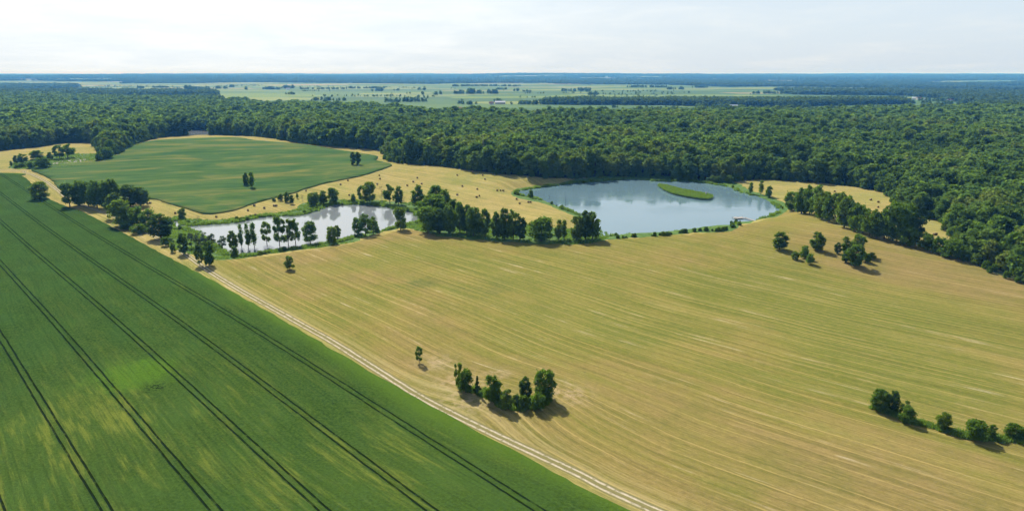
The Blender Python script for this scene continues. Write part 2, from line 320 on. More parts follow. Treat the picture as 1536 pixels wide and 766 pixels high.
# stubble field
def stubble(name,hay):
    m,t=newmat(name); M[name]=m
    uu=t.attr('uw'); v_=t.attr('vv'); P=t.pos(); x,y,_=t.sep(P)
    big=t.noise(P,.011,4,.55,.5); mid=t.noise(P,.05,4,.6)
    l1=t.noise(t.xyz(sc(t,uu,.55),sc(t,v_,.010),0),1,5,.66,.15)
    l2=t.noise(t.xyz(sc(t,uu,.16),sc(t,v_,.006),5),1,4,.6,.2)
    l3=t.noise(t.xyz(sc(t,uu,1.5),sc(t,v_,.03),9),1,3,.6)
    fine=t.noise(P,1.1,6,.8); gr=t.noise(t.xyz(sc(t,uu,2.6),sc(t,v_,.35),3),1,4,.75)
    if hay: tan,gold,green=(.33,.265,.095),(.30,.265,.075),(.19,.215,.055)
    else: tan,gold,green=(.245,.184,.066),(.230,.203,.044),(.142,.172,.028)
    gf=t.math('ADD',t.math('ADD',sc(t,big,1.1),sc(t,l2,.5)),sc(t,t.math('MAXIMUM',t.math('MAXIMUM',t.gauss(P,70,275,85),t.gauss(P,20,350,80)),t.gauss(P,130,240,60)),.20 if not hay else 0.0)) 
    base=t.mix(t.ss(gf,.62,.98),tan,gold)
    base=t.mix(t.math('MULTIPLY',t.ss(t.math('ADD',gf,sc(t,l1,.35)),.95,1.22),.85),base,green)
    base=t.mix(t.math('MULTIPLY',t.ss(l1,.44,.68),.38),base,tuple(c*1.5 for c in tan))
    base=t.mix(t.math('MULTIPLY',t.ss(l1,.54,.34),.45),base,tuple(c*.55 for c in green))
    base=t.mix(t.math('MULTIPLY',t.ss(l3,.45,.75),.28),base,(.14,.105,.04))
    fl=t.math('MULTIPLY',t.ss(l1,.56,.68),t.ss(t.noise(t.xyz(sc(t,uu,.25),sc(t,v_,.06),7),1,3),.50,.64))
    base=t.mix(sc(t,fl,.75),base,(.50,.42,.28))
    base=t.mix(t.math('MULTIPLY',t.ss(fine,.45,.75),.5),base,tuple(c*.55 for c in tan))
    base=t.mix(t.math('MULTIPLY',t.ss(mid,.42,.66),.35),base,tuple(c*.8 for c in green))
    if not hay:
        dk=t.math('MAXIMUM',t.gauss(P,*GT(728,438),13),t.gauss(P,*GT(632,424),8))
        dk=t.math('MAXIMUM',dk,t.gauss(P,*GT(405,413),6)); dk=t.math('MULTIPLY',dk,t.ss(mid,.35,.6))
        base=t.mix(sc(t,dk,.75),base,(.09,.115,.035))
        ex=t.math('MAXIMUM',t.gauss(P,*GT(705,597),11),t.gauss(P,*GT(690,575),9)); ex=t.math('MAXIMUM',ex,t.gauss(P,*GT(850,590),7)); ex=t.math('MAXIMUM',ex,sc(t,t.gauss(P,*GT(655,545),7),.8)); ex=t.math('MAXIMUM',ex,sc(t,t.gauss(P,*GT(745,560),5),.8))
        base=t.mix(t.math('MULTIPLY',t.math('MULTIPLY',ex,t.ss(t.noise(P,.35,6,.75),.40,.62)),.6),base,(.50,.37,.24))
        rdg=t.ss(t.math('ABSOLUTE',uu),9,2.5); base=t.mix(t.math('MULTIPLY',rdg,t.math('MULTIPLY',t.ss(l1,.38,.62),.6)),base,(.40,.33,.15))
    pl_=t.math('ABSOLUTE',t.math('ADD',t.math('FLOORED_MODULO',t.math('ADD',uu,sc(t,mid,1.2)),3.3),-1.65)); lm=t.ss(t.noise(t.xyz(sc(t,uu,.3),sc(t,v_,.014),2),1,5,.7),.44,.60)
    base=t.mix(t.math('MULTIPLY',t.math('MULTIPLY',t.ss(pl_,.42,.08),lm),.60),base,tuple(c*1.75 for c in tan))
    base=t.mix(t.math('MULTIPLY',t.ss(gr,.5,.68),.45),base,tuple(c*1.55 for c in tan)); base=t.mix(t.math('MULTIPLY',t.ss(gr,.48,.32),.5),base,tuple(c*.45 for c in tan))
    finish(t,base,.95,t.math('ADD',fine,sc(t,l3,.6)),.7,.35,0.0)
stubble('stubble',False); stubble('hay',True)
# dirt track
m,t=newmat('track'); M['track']=m
uu=t.attr('uu'); v_=t.attr('vv'); P=t.pos(); f=t.noise(P,1.2,5,.7); f2=t.noise(P,.16,3)
au=t.math('ABSOLUTE',t.math('ADD',uu,sc(t,t.math('ADD',f2,-.5),.5))); rut=t.math('MULTIPLY',t.ss(t.math('ABSOLUTE',t.math('ADD',au,-.92)),t.math('ADD',sc(t,f2,.7),.15),.15),t.ss(t.noise(P,.5,4,.7),.3,.5))
base=t.mix(f,(.12,.13,.04),(.27,.22,.10)); base=t.mix(t.math('MULTIPLY',rut,t.math('ADD',sc(t,f,1.4),.0),clamp=True),base,(.56,.48,.36))
finish(t,base,1,t.math('SUBTRACT',f,rut),.5,.3,0)
# banks, marsh, woodland floor, island
def groundmat(name,a,b,c,s=.25):
    m,t=newmat(name); M[name]=m; P=t.pos(); n=t.noise(P,s,5,.65); n2=t.noise(P,s*5,4,.7)
    base=t.mix(t.ss(n,.35,.65),a,b); base=t.mix(t.math('MULTIPLY',t.ss(n2,.45,.7),.7),base,c); finish(t,base,.9,n2,.9,.6,.1)
groundmat('bank',(.055,.13,.02),(.12,.20,.035),(.035,.075,.018))
groundmat('marsh',(.22,.20,.17),(.33,.30,.27),(.10,.11,.06),.2)
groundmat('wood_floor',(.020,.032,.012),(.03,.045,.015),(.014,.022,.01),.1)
groundmat('isle',(.14,.28,.03),(.20,.34,.04),(.10,.2,.03),.3)
groundmat('bed',(.03,.03,.02),(.04,.04,.02),(.02,.02,.01),.3)
# patchwork of far fields
m,t=newmat('farmland'); M['farmland']=m
P=t.pos(); x,y,_=t.sep(P)
vo=t.node('ShaderNodeTexVoronoi',distance='CHEBYCHEV'); t.put(vo.inputs['Vector'],t.xyz(t.math('ADD',sc(t,x,.0016),sc(t,y,.0004)),t.math('SUBTRACT',sc(t,y,.0034),sc(t,x,.0006)),0)); vo.inputs['Scale'].default_value=1; vo.inputs['Randomness'].default_value=.85
rr=t.sep(vo.outputs['Color'])
rp=t.node('ShaderNodeValToRGB'); rp.color_ramp.interpolation='CONSTANT'
cols=[(0,(.06,.13,.03)),(.16,(.13,.20,.03)),(.32,(.045,.105,.03)),(.46,(.19,.23,.045)),(.58,(.08,.15,.03)),(.72,(.27,.22,.085)),(.82,(.055,.12,.035)),(.90,(.15,.20,.05))]
e=rp.color_ramp.elements; e[0].position=0; e[0].color=(*cols[0][1],1); e[1].position=cols[1][0]; e[1].color=(*cols[1][1],1)
for p_,c_ in cols[2:]: z_=e.new(p_); z_.color=(*c_,1)
t.put(rp.inputs[0],rr[0]); base=t.mix(t.math('MULTIPLY',t.noise(P,.02,4),.35),rp.outputs[0],(.07,.12,.03)); 
finish(t,base,.95,None,spec=.1)
# water
def water(name,rip,rough,col):
    m,t=newmat(name); M[name]=m; P=t.pos(); x,y,_=t.sep(P)
    n=t.noise(t.xyz(sc(t,x,.9),sc(t,y,.9),0),1,5,.65); n2=t.noise(P,.02,3); wind=t.ss(n2,.36,.62)
    b=t.node('ShaderNodeBsdfPrincipled'); b.inputs['Base Color'].default_value=(*col,1); b.inputs['IOR'].default_value=1.45
    t.put(b.inputs['Roughness'],t.math('ADD',sc(t,wind,rough),.02)); b.inputs['Specular IOR Level'].default_value=.5
    bn=t.node('ShaderNodeBump'); t.put(bn.inputs['Strength'],1.0); bn.inputs['Distance'].default_value=rip; t.put(bn.inputs['Height'],n); t.l.new(bn.outputs[0],b.inputs['Normal'])
    o=t.node('ShaderNodeOutputMaterial'); t.l.new(b.outputs[0],o.inputs[0])
water('water_still',.006,.05,(.19,.21,.215)); water('water_lake',.004,.13,(.125,.205,.24))
# foliage
def foliage(name,cols,trans=.32):
    m,t=newmat(name); M[name]=m
    r=t.node('ShaderNodeObjectInfo').outputs['Random']; rp=t.node('ShaderNodeValToRGB'); e=rp.color_ramp.elements
    e[0].position=0; e[0].color=(*cols[0],1); e[1].position=1; e[1].color=(*cols[-1],1)
    for i,c in enumerate(cols[1:-1]): z=e.new((i+1)/(len(cols)-1)); z.color=(*c,1)
    t.put(rp.inputs[0],r); n=t.noise(t.node('ShaderNodeTexCoord').outputs['Object'],.9,3,.6)
    c=t.mix(t.ss(n,.3,.7),tuple_scale(t,rp.outputs[0],.62),tuple_scale(t,rp.outputs[0],1.5))
    d=t.node('ShaderNodeBsdfDiffuse'); t.put(d.inputs[0],c); tr=t.node('ShaderNodeBsdfTranslucent'); t.put(tr.inputs[0],t.mix(.5,c,(.22,.36,.035)))
    mx=t.node('ShaderNodeMixShader'); mx.inputs[0].default_value=trans; t.l.new(d.outputs[0],mx.inputs[1]); t.l.new(tr.outputs[0],mx.inputs[2])
    o=t.node('ShaderNodeOutputMaterial'); t.l.new(mx.outputs[0],o.inputs[0])
def tuple_scale(t,c,k): return t.mix(1.0,c,(k,k,k),'MULTIPLY')
foliage('leaf',[(.080,.150,.018),(.12,.20,.022),(.084,.158,.025),(.155,.215,.024),(.068,.125,.018)],.55)
foliage('leaf_forest',[(.075,.145,.030),(.125,.21,.036),(.075,.150,.038),(.15,.235,.040),(.062,.118,.030),(.105,.185,.038),(.17,.25,.05)],.5)
foliage('leaf_bright',[(.13,.19,.035),(.17,.22,.04),(.20,.24,.05)],.5)
foliage('leaf_far',[(.034,.066,.024),(.055,.095,.030),(.040,.075,.028),(.075,.115,.034)],.3)
foliage('leaf_pale',[(.11,.14,.09),(.14,.17,.10)],.3)
foliage('leaf_lime',[(.10,.15,.03),(.13,.19,.035)],.35)
foliage('leaf_dark',[(.048,.092,.022),(.062,.112,.026)],.4)
foliage('reed',[(.12,.22,.03),(.20,.30,.045),(.10,.18,.03)],.5)
foliage('dead',[(.16,.12,.08),(.20,.16,.11)],.1)
plain('bark',(.10,.075,.05)); plain('straw',(.34,.25,.11),.9,.5,3); plain('straw_end',(.22,.16,.07),.9,.6,4)
plain('timber',(.36,.34,.31)); plain('white_paint',(.75,.75,.72),.6,.1); plain('roof_red',(.28,.10,.06)); plain('roof_grey',(.62,.64,.66),.5,.1); plain('plaster',(.6,.56,.48),.9,.15); plain('dark_wood',(.06,.045,.03))
plain('pale_bark',(.42,.40,.36)); plain('glass',(.03,.04,.05),.1,.1)

# ------------------------------------------------------------------ land sheets
def tag(o,label=None,cat=None,group=None,kind=None):
    for a,b in (('label',label),('category',cat),('group',group),('kind',kind)):
        if b: o[a]=b
    return o
def sheet(name,zi,mat,lift=0.0,label=None,skirt=False,smooth=True):
    T=TR[zone==zi]
    if not len(T): print('EMPTY ZONE',name); return
    ids,inv=np.unique(T,return_inverse=True); inv=inv.reshape(T.shape)
    P=np.column_stack([V[ids],Z[ids]+lift]); n=len(P); faces=inv.tolist(); A=[u[ids],uw[ids],vv[ids]]
    if skirt:
        E={}
        for f in faces:
            for i in range(3):
                a,b=f[i],f[(i+1)%3]
                if (b,a) in E: del E[(b,a)]
                else: E[(a,b)]=1
        bs=sorted({i for e in E for i in e}); mp={b:n+i for i,b in enumerate(bs)}
        P=np.vstack([P,np.column_stack([P[bs,:2],P[bs,2]-lift-.3])]); A=[np.concatenate([q,q[bs]]) for q in A]
        faces+= [(b,a,mp[a],mp[b]) for a,b in E]
    me=bpy.data.meshes.new(name); me.from_pydata(P.tolist(),[],faces)
    for nm,q in zip(('uu','uw','vv'),A):
        at=me.attributes.new(nm,'FLOAT','POINT'); at.data.foreach_set('value',np.asarray(q,np.float32))
    me.materials.append(M[mat])
    if smooth: me.polygons.foreach_set('use_smooth',[True]*len(me.polygons))
    me.update(); o=bpy.data.objects.new(name,me); C.objects.link(o)
    tag(o,label,None,None,'structure'); return o
sheet('hayfield',0,'hay',label='pale mown hay meadow rolling between the ponds and the forest')
sheet('stubble_field',1,'stubble',label='wide golden stubble field with faint machine lines')
sheet('crop_field',2,'crop',.65,'dark green crop field with paired tramlines',True)
sheet('hill_crop_field',3,'hill_crop',.7,'green crop covering the low dome behind the narrow pond',True)
sheet('dirt_track',4,'track',label='pale two-rut dirt track between green crop and stubble')
sheet('grass_bank',5,'bank',label='green grassy banks round the ponds')
sheet('marsh',6,'marsh',label='grey dried marsh patch in the far meadow')
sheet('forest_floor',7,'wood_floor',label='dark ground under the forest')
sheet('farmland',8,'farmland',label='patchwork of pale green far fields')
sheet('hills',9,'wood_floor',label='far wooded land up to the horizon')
sheet('pond_bed',10,'bed',label='muddy bed under the ponds')
sheet('reed_island',11,'isle',1.5,'bright green reed island in the lake',True)
def waterobj(name,P,mat,label,z=0.0):
    Q=P; c=Q.mean(0)
    me=bpy.data.meshes.new(name)
    r=delaunay_2d_cdt([Vector(p) for p in Q],[(i,(i+1)%len(Q)) for i in range(len(Q))],[],1,.01)
    me.from_pydata([(p.x,p.y,z) for p in r[0]],[],[tuple(f) for f in r[2]]); me.materials.append(M[mat]); me.update()
    o=bpy.data.objects.new(name,me); C.objects.link(o); tag(o,label,None,None,'structure')
def grow(P,d):
    a=offset(P,d); b=offset(P,-d); area=lambda q:abs(np.sum(q[:,0]*np.roll(q[:,1],-1)-q[:,1]*np.roll(q[:,0],-1)))
    return a if area(a)>area(b) else b
waterobj('pond_water',grow(POND1,.6),'water_still','narrow bright pond lined with trees')
waterobj('lake_water',grow(POND2,.6),'water_lake','wide blue grey lake before the forest')
waterobj('far_pond_water',grow(POND3,.6),'water_still','bright sliver of water behind the green hill',.05)
print('sheets',round(time.time()-T0,1))

# ------------------------------------------------------------------ tree meshes
def mesh(name,P,Fs,mats,mi=None,smooth=False):
    me=bpy.data.meshes.new(name); me.from_pydata(P if isinstance(P,list) else P.tolist(),[],Fs if isinstance(Fs,list) else Fs.tolist())
    for m in mats: me.materials.append(M[m])
    if mi is not None: me.polygons.foreach_set('material_index',mi)
    if smooth: me.polygons.foreach_set('use_smooth',[True]*len(me.polygons))
    me.update(); return me
def tube(P,r,n=6):
    P=[np.array(p,float) for p in P]; vs=[]; fs=[]
    for i,p in enumerate(P):
        d=(P[min(i+1,len(P)-1)]-P[max(i-1,0)]); d/=np.linalg.norm(d)+1e-9
        a=np.cross(d,[0,0,1.0] if abs(d[2])<.9 else [1.0,0,0]); a/=np.linalg.norm(a); b=np.cross(d,a)
        for k in range(n):
            th=6.2832*k/n; vs.append(tuple(p+r[i]*(math.cos(th)*a+math.sin(th)*b)))
    for i in range(len(P)-1):
        for k in range(n): fs.append((i*n+k,i*n+(k+1)%n,(i+1)*n+(k+1)%n,(i+1)*n+k))
    fs.append(tuple(range(n))[::-1]); fs.append(tuple(range((len(P)-1)*n,len(P)*n)))
    return vs,fs
def prof(kind,s):
    if kind=='cone': return max(.04,(1-s)**.9)
    if kind=='oval': return (math.sin(math.pi*min(1,max(0,s*.80+.13)))**.55)
    if kind=='column': return (math.sin(math.pi*(s*.9+.07))**.4)
    return (math.sin(math.pi*(s*.72+.18))**.5)     # round
def crown_data(seed,n,kind,zb,Rm,L,card,lob=(.30,.46)):
    r=np.random.RandomState(seed); c=[]; 
    for i in range(L):
        s=r.rand() if i>2 else [.12,.5,.93][i]; p=prof(kind,s)*Rm; lr=min(r.uniform(*lob)*Rm*(.55+.45*prof(kind,s)),p*.9+.25)
        a=r.rand()*6.283; q=max(0,p-lr)*math.sqrt(r.uniform(.25,1.0)) if i>2 else max(0,p-lr)*.3
        z=zb+lr*.7+s*(10-zb-lr*1.6); c.append((q*math.cos(a),q*math.sin(a),z,lr*r.uniform(.85,1.15),r.uniform(.75,1.0)))
    c=np.array(c); w=c[:,3]**2; w/=w.sum(); idx=r.choice(len(c),n,p=w); d=r.normal(size=(n,3)); d[:,2]+=.25; d/=np.linalg.norm(d,axis=1)[:,None]
    rad=c[idx,3]*(1-.5*r.rand(n)**1.8)*(1+.20*np.abs(r.normal(size=n))**1.5)
    pos=c[idx,:3]+d*rad[:,None]*np.column_stack([np.ones(n),np.ones(n),c[idx,4]])
    nr=d+r.normal(size=(n,3))*.55; nr/=np.linalg.norm(nr,axis=1)[:,None]
    a=np.cross(nr,r.normal(size=(n,3))); a/=np.linalg.norm(a,axis=1)[:,None]; b=np.cross(nr,a)
    s=card*r.uniform(.55,1.35,n)
    Q=np.empty((n,4,3)); 
    for k,(x,y) in enumerate([(-1,-.35),(.1,-.9),(1,.25),(-.2,.95)]):
        Q[:,k]=pos+a*(s*x*r.uniform(.7,1.2,n))[:,None]+b*(s*y*r.uniform(.7,1.2,n))[:,None]+nr*(s*r.uniform(-.2,.2,n))[:,None]
    Q[:,:,2]=np.maximum(Q[:,:,2],.05)
    return Q.reshape(-1,3),np.arange(4*n).reshape(n,4),c
def trunk_data(seed,c,zb,rad=.22,lean=.2,nl=6):
    r=np.random.RandomState(seed+77); lx,ly=r.uniform(-lean,lean,2); P=[(0,0,-.4),(lx*.2,ly*.2,zb*.6+.3),(lx*.6,ly*.6,4.5),(lx,ly,7.2)]
    vs,fs=tube(P,[rad*1.3,rad,rad*.62,rad*.22],7)
    for i in r.permutation(len(c))[:nl]:
        e=c[i,:3]; z0=max(zb*.8+.2,min(6,e[2]-1.2)); t=z0/7.2; st=(lx*t,ly*t,z0); mid=(np.array(st)+e)/2+np.array([0,0,-.15])
        v2,f2=tube([st,mid,e],[rad*.42,rad*.28,rad*.1],5); b=len(vs); vs+=v2; fs+=[tuple(x+b for x in f) for f in f2]
    return vs,fs
KIND={}  # name -> (list of (crown mesh, trunk mesh, natural width))
def make_kind(name,nvar,n,kind,zb,Rm,L,card,leaf,bark='bark',rad=.22,lob=(.30,.46)):
    KIND[name]=[]
    for i in range(nvar):
        sd=hash_(name)+i*13; P,Fc,c=crown_data(sd,n,kind,zb,Rm*random.Random(sd).uniform(.92,1.1),L,card,lob)
        cm=mesh('crown',P,Fc,[leaf]); v,f=trunk_data(sd,c,zb,rad); tm=mesh('trunk',v,f,[bark],smooth=True)
        KIND[name].append((cm,tm,np.percentile(np.abs(P[:,0]),98)*2,P,Fc,v,f))
def hash_(s): return sum(ord(ch)*(i+3) for i,ch in enumerate(s))%9000
make_kind('round',6,5200,'round',.7,4.1,48,.25,'leaf',lob=(.16,.32))
make_kind('oval',5,4800,'oval',.6,3.1,44,.24,'leaf',lob=(.18,.34))
make_kind('bush',4,3400,'round',.0,4.5,34,.34,'leaf',rad=.16,lob=(.17,.33))
make_kind('open',4,3000,'round',1.5,3.5,30,.25,'leaf',rad=.2,lob=(.16,.32))
make_kind('slim',3,1900,'column',.8,1.6,26,.22,'leaf',rad=.14,lob=(.35,.7))
make_kind('pale',3,1900,'oval',1.2,2.8,24,.22,'leaf_pale',rad=.14,lob=(.2,.34))
make_kind('lime',2,3000,'oval',.2,3.2,30,.28,'leaf_lime',rad=.15,lob=(.18,.34))
make_kind('dark',3,4200,'oval',.6,3.1,40,.25,'leaf_dark',lob=(.18,.34))
make_kind('spruce',2,2200,'cone',.4,3.0,26,.26,'leaf_dark',rad=.2,lob=(.16,.3))
make_kind('bare',2,260,'round',3.0,3.6,12,.16,'dead','pale_bark',rad=.16,lob=(.3,.4))
make_kind('forest',7,2100,'oval',.6,2.8,20,.33,'leaf_forest',rad=.16,lob=(.26,.46))
make_kind('forestwide',4,2500,'round',.8,3.4,24,.36,'leaf_forest',rad=.16,lob=(.24,.42))
make_kind('forestlight',4,2200,'round',.6,3.1,20,.34,'leaf_bright',rad=.16,lob=(.26,.44))
make_kind('forestdark',3,2200,'oval',.6,2.7,20,.32,'leaf_dark',rad=.16,lob=(.26,.44))
print('trees',round(time.time()-T0,1))

ORD='first second third fourth fifth sixth seventh eighth ninth tenth eleventh twelfth thirteenth fourteenth fifteenth sixteenth seventeenth eighteenth nineteenth twentieth'.split()
RN=random.Random(5)
NAME={'round':'broadleaf_tree','oval':'broadleaf_tree','bush':'shrub','open':'open_crowned_tree','slim':'slender_tree','pale':'willow_tree','lime':'young_tree','dark':'dark_tree','spruce':'spruce_tree','bare':'bare_tree','forest':'forest_tree','forestwide':'forest_tree','forestlight':'forest_tree','forestdark':'forest_tree'}
LOOK={'round':'round leafy green tree','oval':'oval leafy green tree','bush':'low rounded green shrub','open':'tree with open crown and bare lower trunk','slim':'slender upright green tree','pale':'pale silvery green tree','lime':'bright light green bushy tree','dark':'dark dense green tree','spruce':'dark pointed conifer','bare':'nearly leafless brownish tree'}
def tree_at(x,y,z,h,wd,kind,label,group=None,var=None):
    k=KIND[kind]; cm,tm,w0=k[var if var is not None else RN.randrange(len(k))][:3]
    r=bpy.data.objects.new(NAME[kind],None); C.objects.link(r); r.empty_display_size=.5
    r.location=(x,y,z-.1); r.rotation_euler=(0,0,RN.uniform(0,6.28)); r.scale=(wd/w0,wd/w0,h/10)
    for nm,me in (('trunk',tm),('crown',cm)):
        o=bpy.data.objects.new(nm,me); C.objects.link(o); o.parent=r
    if kind=='bush': r.children[1].name='foliage' 
    tag(r,label,'shrub' if kind=='bush' else 'tree',group); return r
def tree_px(x,top,base,wpx,kind,label,group=None,zbase=None):
    wpx=wpx*.92; P=GT(x,base); z=hz(*P); f=proj((P[0],P[1],z))[2]
    lo,hi=.5,60
    for _ in range(30):
        m_=(lo+hi)/2
        if proj((P[0],P[1],z+m_))[1]>top: lo=m_
        else: hi=m_
    return tree_at(P[0],P[1],max(z,.1),lo,max(.8,wpx*f/F),kind,label,group)
def row(items,phrase,group):
    items=sorted(items,key=lambda q:q[0])
    cnt={}
    for q in items:
        k=q[4]; cnt[k]=cnt.get(k,0)+1; tot=sum(1 for p in items if p[4]==k)
        o='' if tot==1 else f", {ORD[cnt[k]-1]} of its kind from the left"
        if tot==1: lab=f"{LOOK[k]} {phrase}"
        else: lab=f"{LOOK[k]} {phrase}{o}"
        if len(lab.replace(',',' ').split())>16: lab=f"{LOOK[k]} {phrase}, {ORD[cnt[k]-1]} from left"
        if len(lab.replace(',',' ').split())>16: lab=f"{ORD[cnt[k]-1]} from left: {LOOK[k]} {phrase}".replace(' and bare lower trunk','').replace('round leafy','round')
        if len(lab.replace(',',' ').split())>16: print('LONG',lab)
        tree_px(q[0],q[1],q[2],q[3],k,lab,group)
# the clump in the stubble near the track
clump=[(688,541,582,13,'open','tall thin tree rising behind the left end of the near clump'),
(698.5,552,588,23,'round','full round tree at the left end of the near clump'),
(716,563,590,10,'spruce','small pointed conifer in the near clump'),
(739,561,601,27,'oval','broad oval tree in the middle of the near clump'),
(759,582,613,20,'lime','light green bushy tree at the front of the near clump'),
(775,591,608,16,'lime','low yellow green bush in the middle of the near clump'),
(785,592,613,16,'bush','dark low shrub at the front of the near clump'),
(788,564,598,18,'dark','dark narrow tree in the right half of the near clump'),
(817,552,598,32,'round','largest tree at the right end of the near clump'),
(808,586,614,22,'bush','leafy shrub in front of the largest tree of the clump')]
for q in clump: tree_px(*q,group='near clump of trees in the stubble')
tree_px(629,518,544,11,'open','small lone birch-like tree standing near the dirt track')
tree_px(435,383,404,15,'round','small round lone tree on the far part of the stubble field')
tree_px(61,272,299,23,'round','lone tree at the edge of the dark green crop')
tree_px(369,258,278,10,'oval','left tree of the pair on the slope of the green hill',group='pair on the green hill'); tree_px(378,257,282,10,'slim','right slender tree of the pair on the green hill slope',group='pair on the green hill')
tree_px(530,227,248,8,'dark','left of two dark trees by the hill top',group='two dark trees by the hill top'); tree_px(537.5,227,248,8,'dark','right of two dark trees by the hill top',group='two dark trees by the hill top')
rowb=[(1318.5,583,614,25,'round','big round tree at the left end of the near right row'),(1338,585,617,19,'dark','dark tree touching the big round tree of the right row'),(1356,599,626,13,'lime','light green tree showing behind a round bush in the right row'),(1360,608,633,23,'bush','bushy round shrub with long shadow in the right row'),(1414,619,643,23,'round','medium tree alone after the gap in the right row'),(1461,629,657,30,'round','broadest dark round tree of the right row'),(1487,636,656,14,'oval','smallest thin tree of the right row'),(1519,635,656,24,'round','flat topped tree near the right end of the row'),(1540,641,657,18,'round','last tree of the right row at the picture edge')]
for q in rowb: tree_px(*q,group='row of trees along the weedy strip')
mid=[(1169,347,374,23,'oval','round headed tree at the left of the scattered field trees'),(1193,376,389,12,'bush','left small shrub of the three front shrubs'),(1206,367,387,14,'bush','tallest of three small front shrubs in the scattered group'),(1215,380,396,12,'bush','right small shrub of the three front shrubs'),(1226,347,375,21,'oval','solitary oval tree in the middle of the scattered field trees'),(1256,363,380,10,'dark','small dark shrub at the left of the dense field group'),(1267,354,380,15,'slim','pointed slender tree of the dense field group'),(1287,351,381,23,'round','tree at the back of the dense field group'),(1268,374,393,13,'dark','dark low tree at the front of the dense field group'),(1282,367,399,26,'oval','largest front tree of the dense field group'),(1298,379,393,14,'bush','low shrub right of the dense field group'),(1308,378,388,11,'bush','rightmost small shrub of the dense field group')]
for q in mid: tree_px(*q,group='scattered trees below the hedgerow')
row([(1188,286,316,24,'round'),(1202,281,320,24,'oval'),(1214,277,321,26,'round'),(1224,276,325,24,'oval'),(1233,286,329,24,'round'),(1243,290,333,22,'oval'),(1255,288,335,28,'round'),(1266,293,341,26,'oval'),(1276,301,344,22,'dark'),(1284,305,347,24,'round'),(1294,311,350,22,'oval'),(1304,313,354,26,'round'),(1315,317,357,24,'dark'),(1326,312,358,26,'oval'),(1339,303,361,34,'round'),(1354,305,358,36,'round'),(1368,318,360,26,'dark'),(1362,338,368,32,'bush'),(1388,349,375,23,'bush'),(1407,355,380,21,'bush'),(1424,357,386,32,'bush'),(1438,366,389,16,'bush')],'in the hedgerow right of the lake','hedgerow right of the lake')
row([(25,233,245,8,'oval'),(35,230,245,14,'round'),(56,225,239,18,'round'),(76,228,239,9,'oval'),(90,216.5,238,17,'open'),(102,216,237,20,'open'),(64,236,252,23,'bush'),(47,242,252,12,'bush'),(30,244,251,18,'bush'),(17,241,249,5,'slim'),(149,227,241,11,'oval'),(161,220,238,18,'round'),(166,209,232,16,'round')],'by the grey marsh patch','trees round the marsh patch')
row([(105,273,310,25,'open'),(120,270,308,22,'oval'),(133,270,309,22,'round'),(146,269,312,22,'oval'),(160,270,312,22,'oval'),(172,267,310,22,'oval'),(175,289,327,26,'lime'),(183,299,339,32,'round'),(196,276,310,28,'dark'),(211,280,309,26,'dark'),(206,308,341,26,'bush'),(224,311,344,24,'bush'),(242,320,358,34,'dark'),(208,335,350,24,'bush'),(190,330,344,22,'bush')],'in the copse beside the track','copse beside the track')
row([(276,349,381,16,'dark'),(288,349,372,13,'pale'),(299,348,373,13,'pale'),(309,347,372,13,'pale'),(319,350,371,12,'pale'),(334,354,373,13,'pale'),(300,366,398,14,'lime'),(314,361,398,17,'oval'),(351,349,377,15,'oval'),(352,368,385,11,'bush'),(363,339,375,9,'slim'),(373,338,376,10,'slim'),(382,337,375,11,'slim'),(260,362,378,9,'bush'),(248,355,369,12,'bush'),(401,335,371,15,'open'),(420,327,373,18,'open'),(433,330,372,17,'open'),(444,331,371,18,'open'),(466,335,368,19,'round'),(498.5,338,366,16,'round'),(507,341,360,10,'oval'),(536,326,353,14,'round'),(548,321,354,22,'open'),(560,325,351,15,'open'),(565,334,348,8,'bush'),(601,309,345,18,'round')],'on the near bank of the narrow pond','trees on the near bank of the narrow pond')
row([(274,312,329,13,'round'),(297,321,333,8,'bare'),(464,290,305,6,'slim'),(472,288,308,17,'round'),(485,285,306,15,'oval'),(500,281,305,18,'round'),(530,290,304,8,'bush'),(545,277,303,17,'open'),(555,272,303,17,'round'),(573,278,304,12,'bare'),(585,276,306,18,'open'),(598,278,307,13,'oval'),(606,294,309,11,'bare')],'on the far bank of the narrow pond','trees on the far bank of the narrow pond')
row([(411,296,302,6,'bush'),(421,290,301,9,'oval'),(430,287,303,9,'oval'),(438,292,306,8,'dark'),(454,290,301,6,'bare'),(446,289,298,4,'slim')],'in the hay between pond and green hill','small trees in the hay')
row([(627,276,312,20,'oval'),(655,277,308,25,'round'),(668,283,312,18,'oval'),(650,291,332,40,'round'),(642,309,349,34,'round'),(660,312,350,24,'dark'),(675,307,350,22,'oval'),(681,298,325,20,'oval'),(690,302,350,20,'oval'),(700,306,350,20,'dark'),(710,310,353,24,'round'),(727,313,355,17,'oval'),(717,318,352,14,'dark'),(745,316,358,18,'oval'),(757,311,359,18,'oval'),(770,314,359,21,'round'),(780,324,360,19,'dark'),(812,325,361,34,'round'),(838,328,361,13,'slim'),(846,329,359,12,'slim'),(865,322,360,20,'oval'),(878,315,359,19,'dark'),(889,316,359,22,'oval')],'in the tree belt between the ponds','tree belt between the ponds')
row([(796,284,297,8,'bush'),(1126,273,291,8,'slim'),(1141,270,292,8,'slim'),(1153,278,296,11,'oval')],'on the rim of the lake','trees on the rim of the lake')
n_trees=sum(1 for o in C.objects if o.get('category') in('tree','shrub')); print('placed',n_trees)

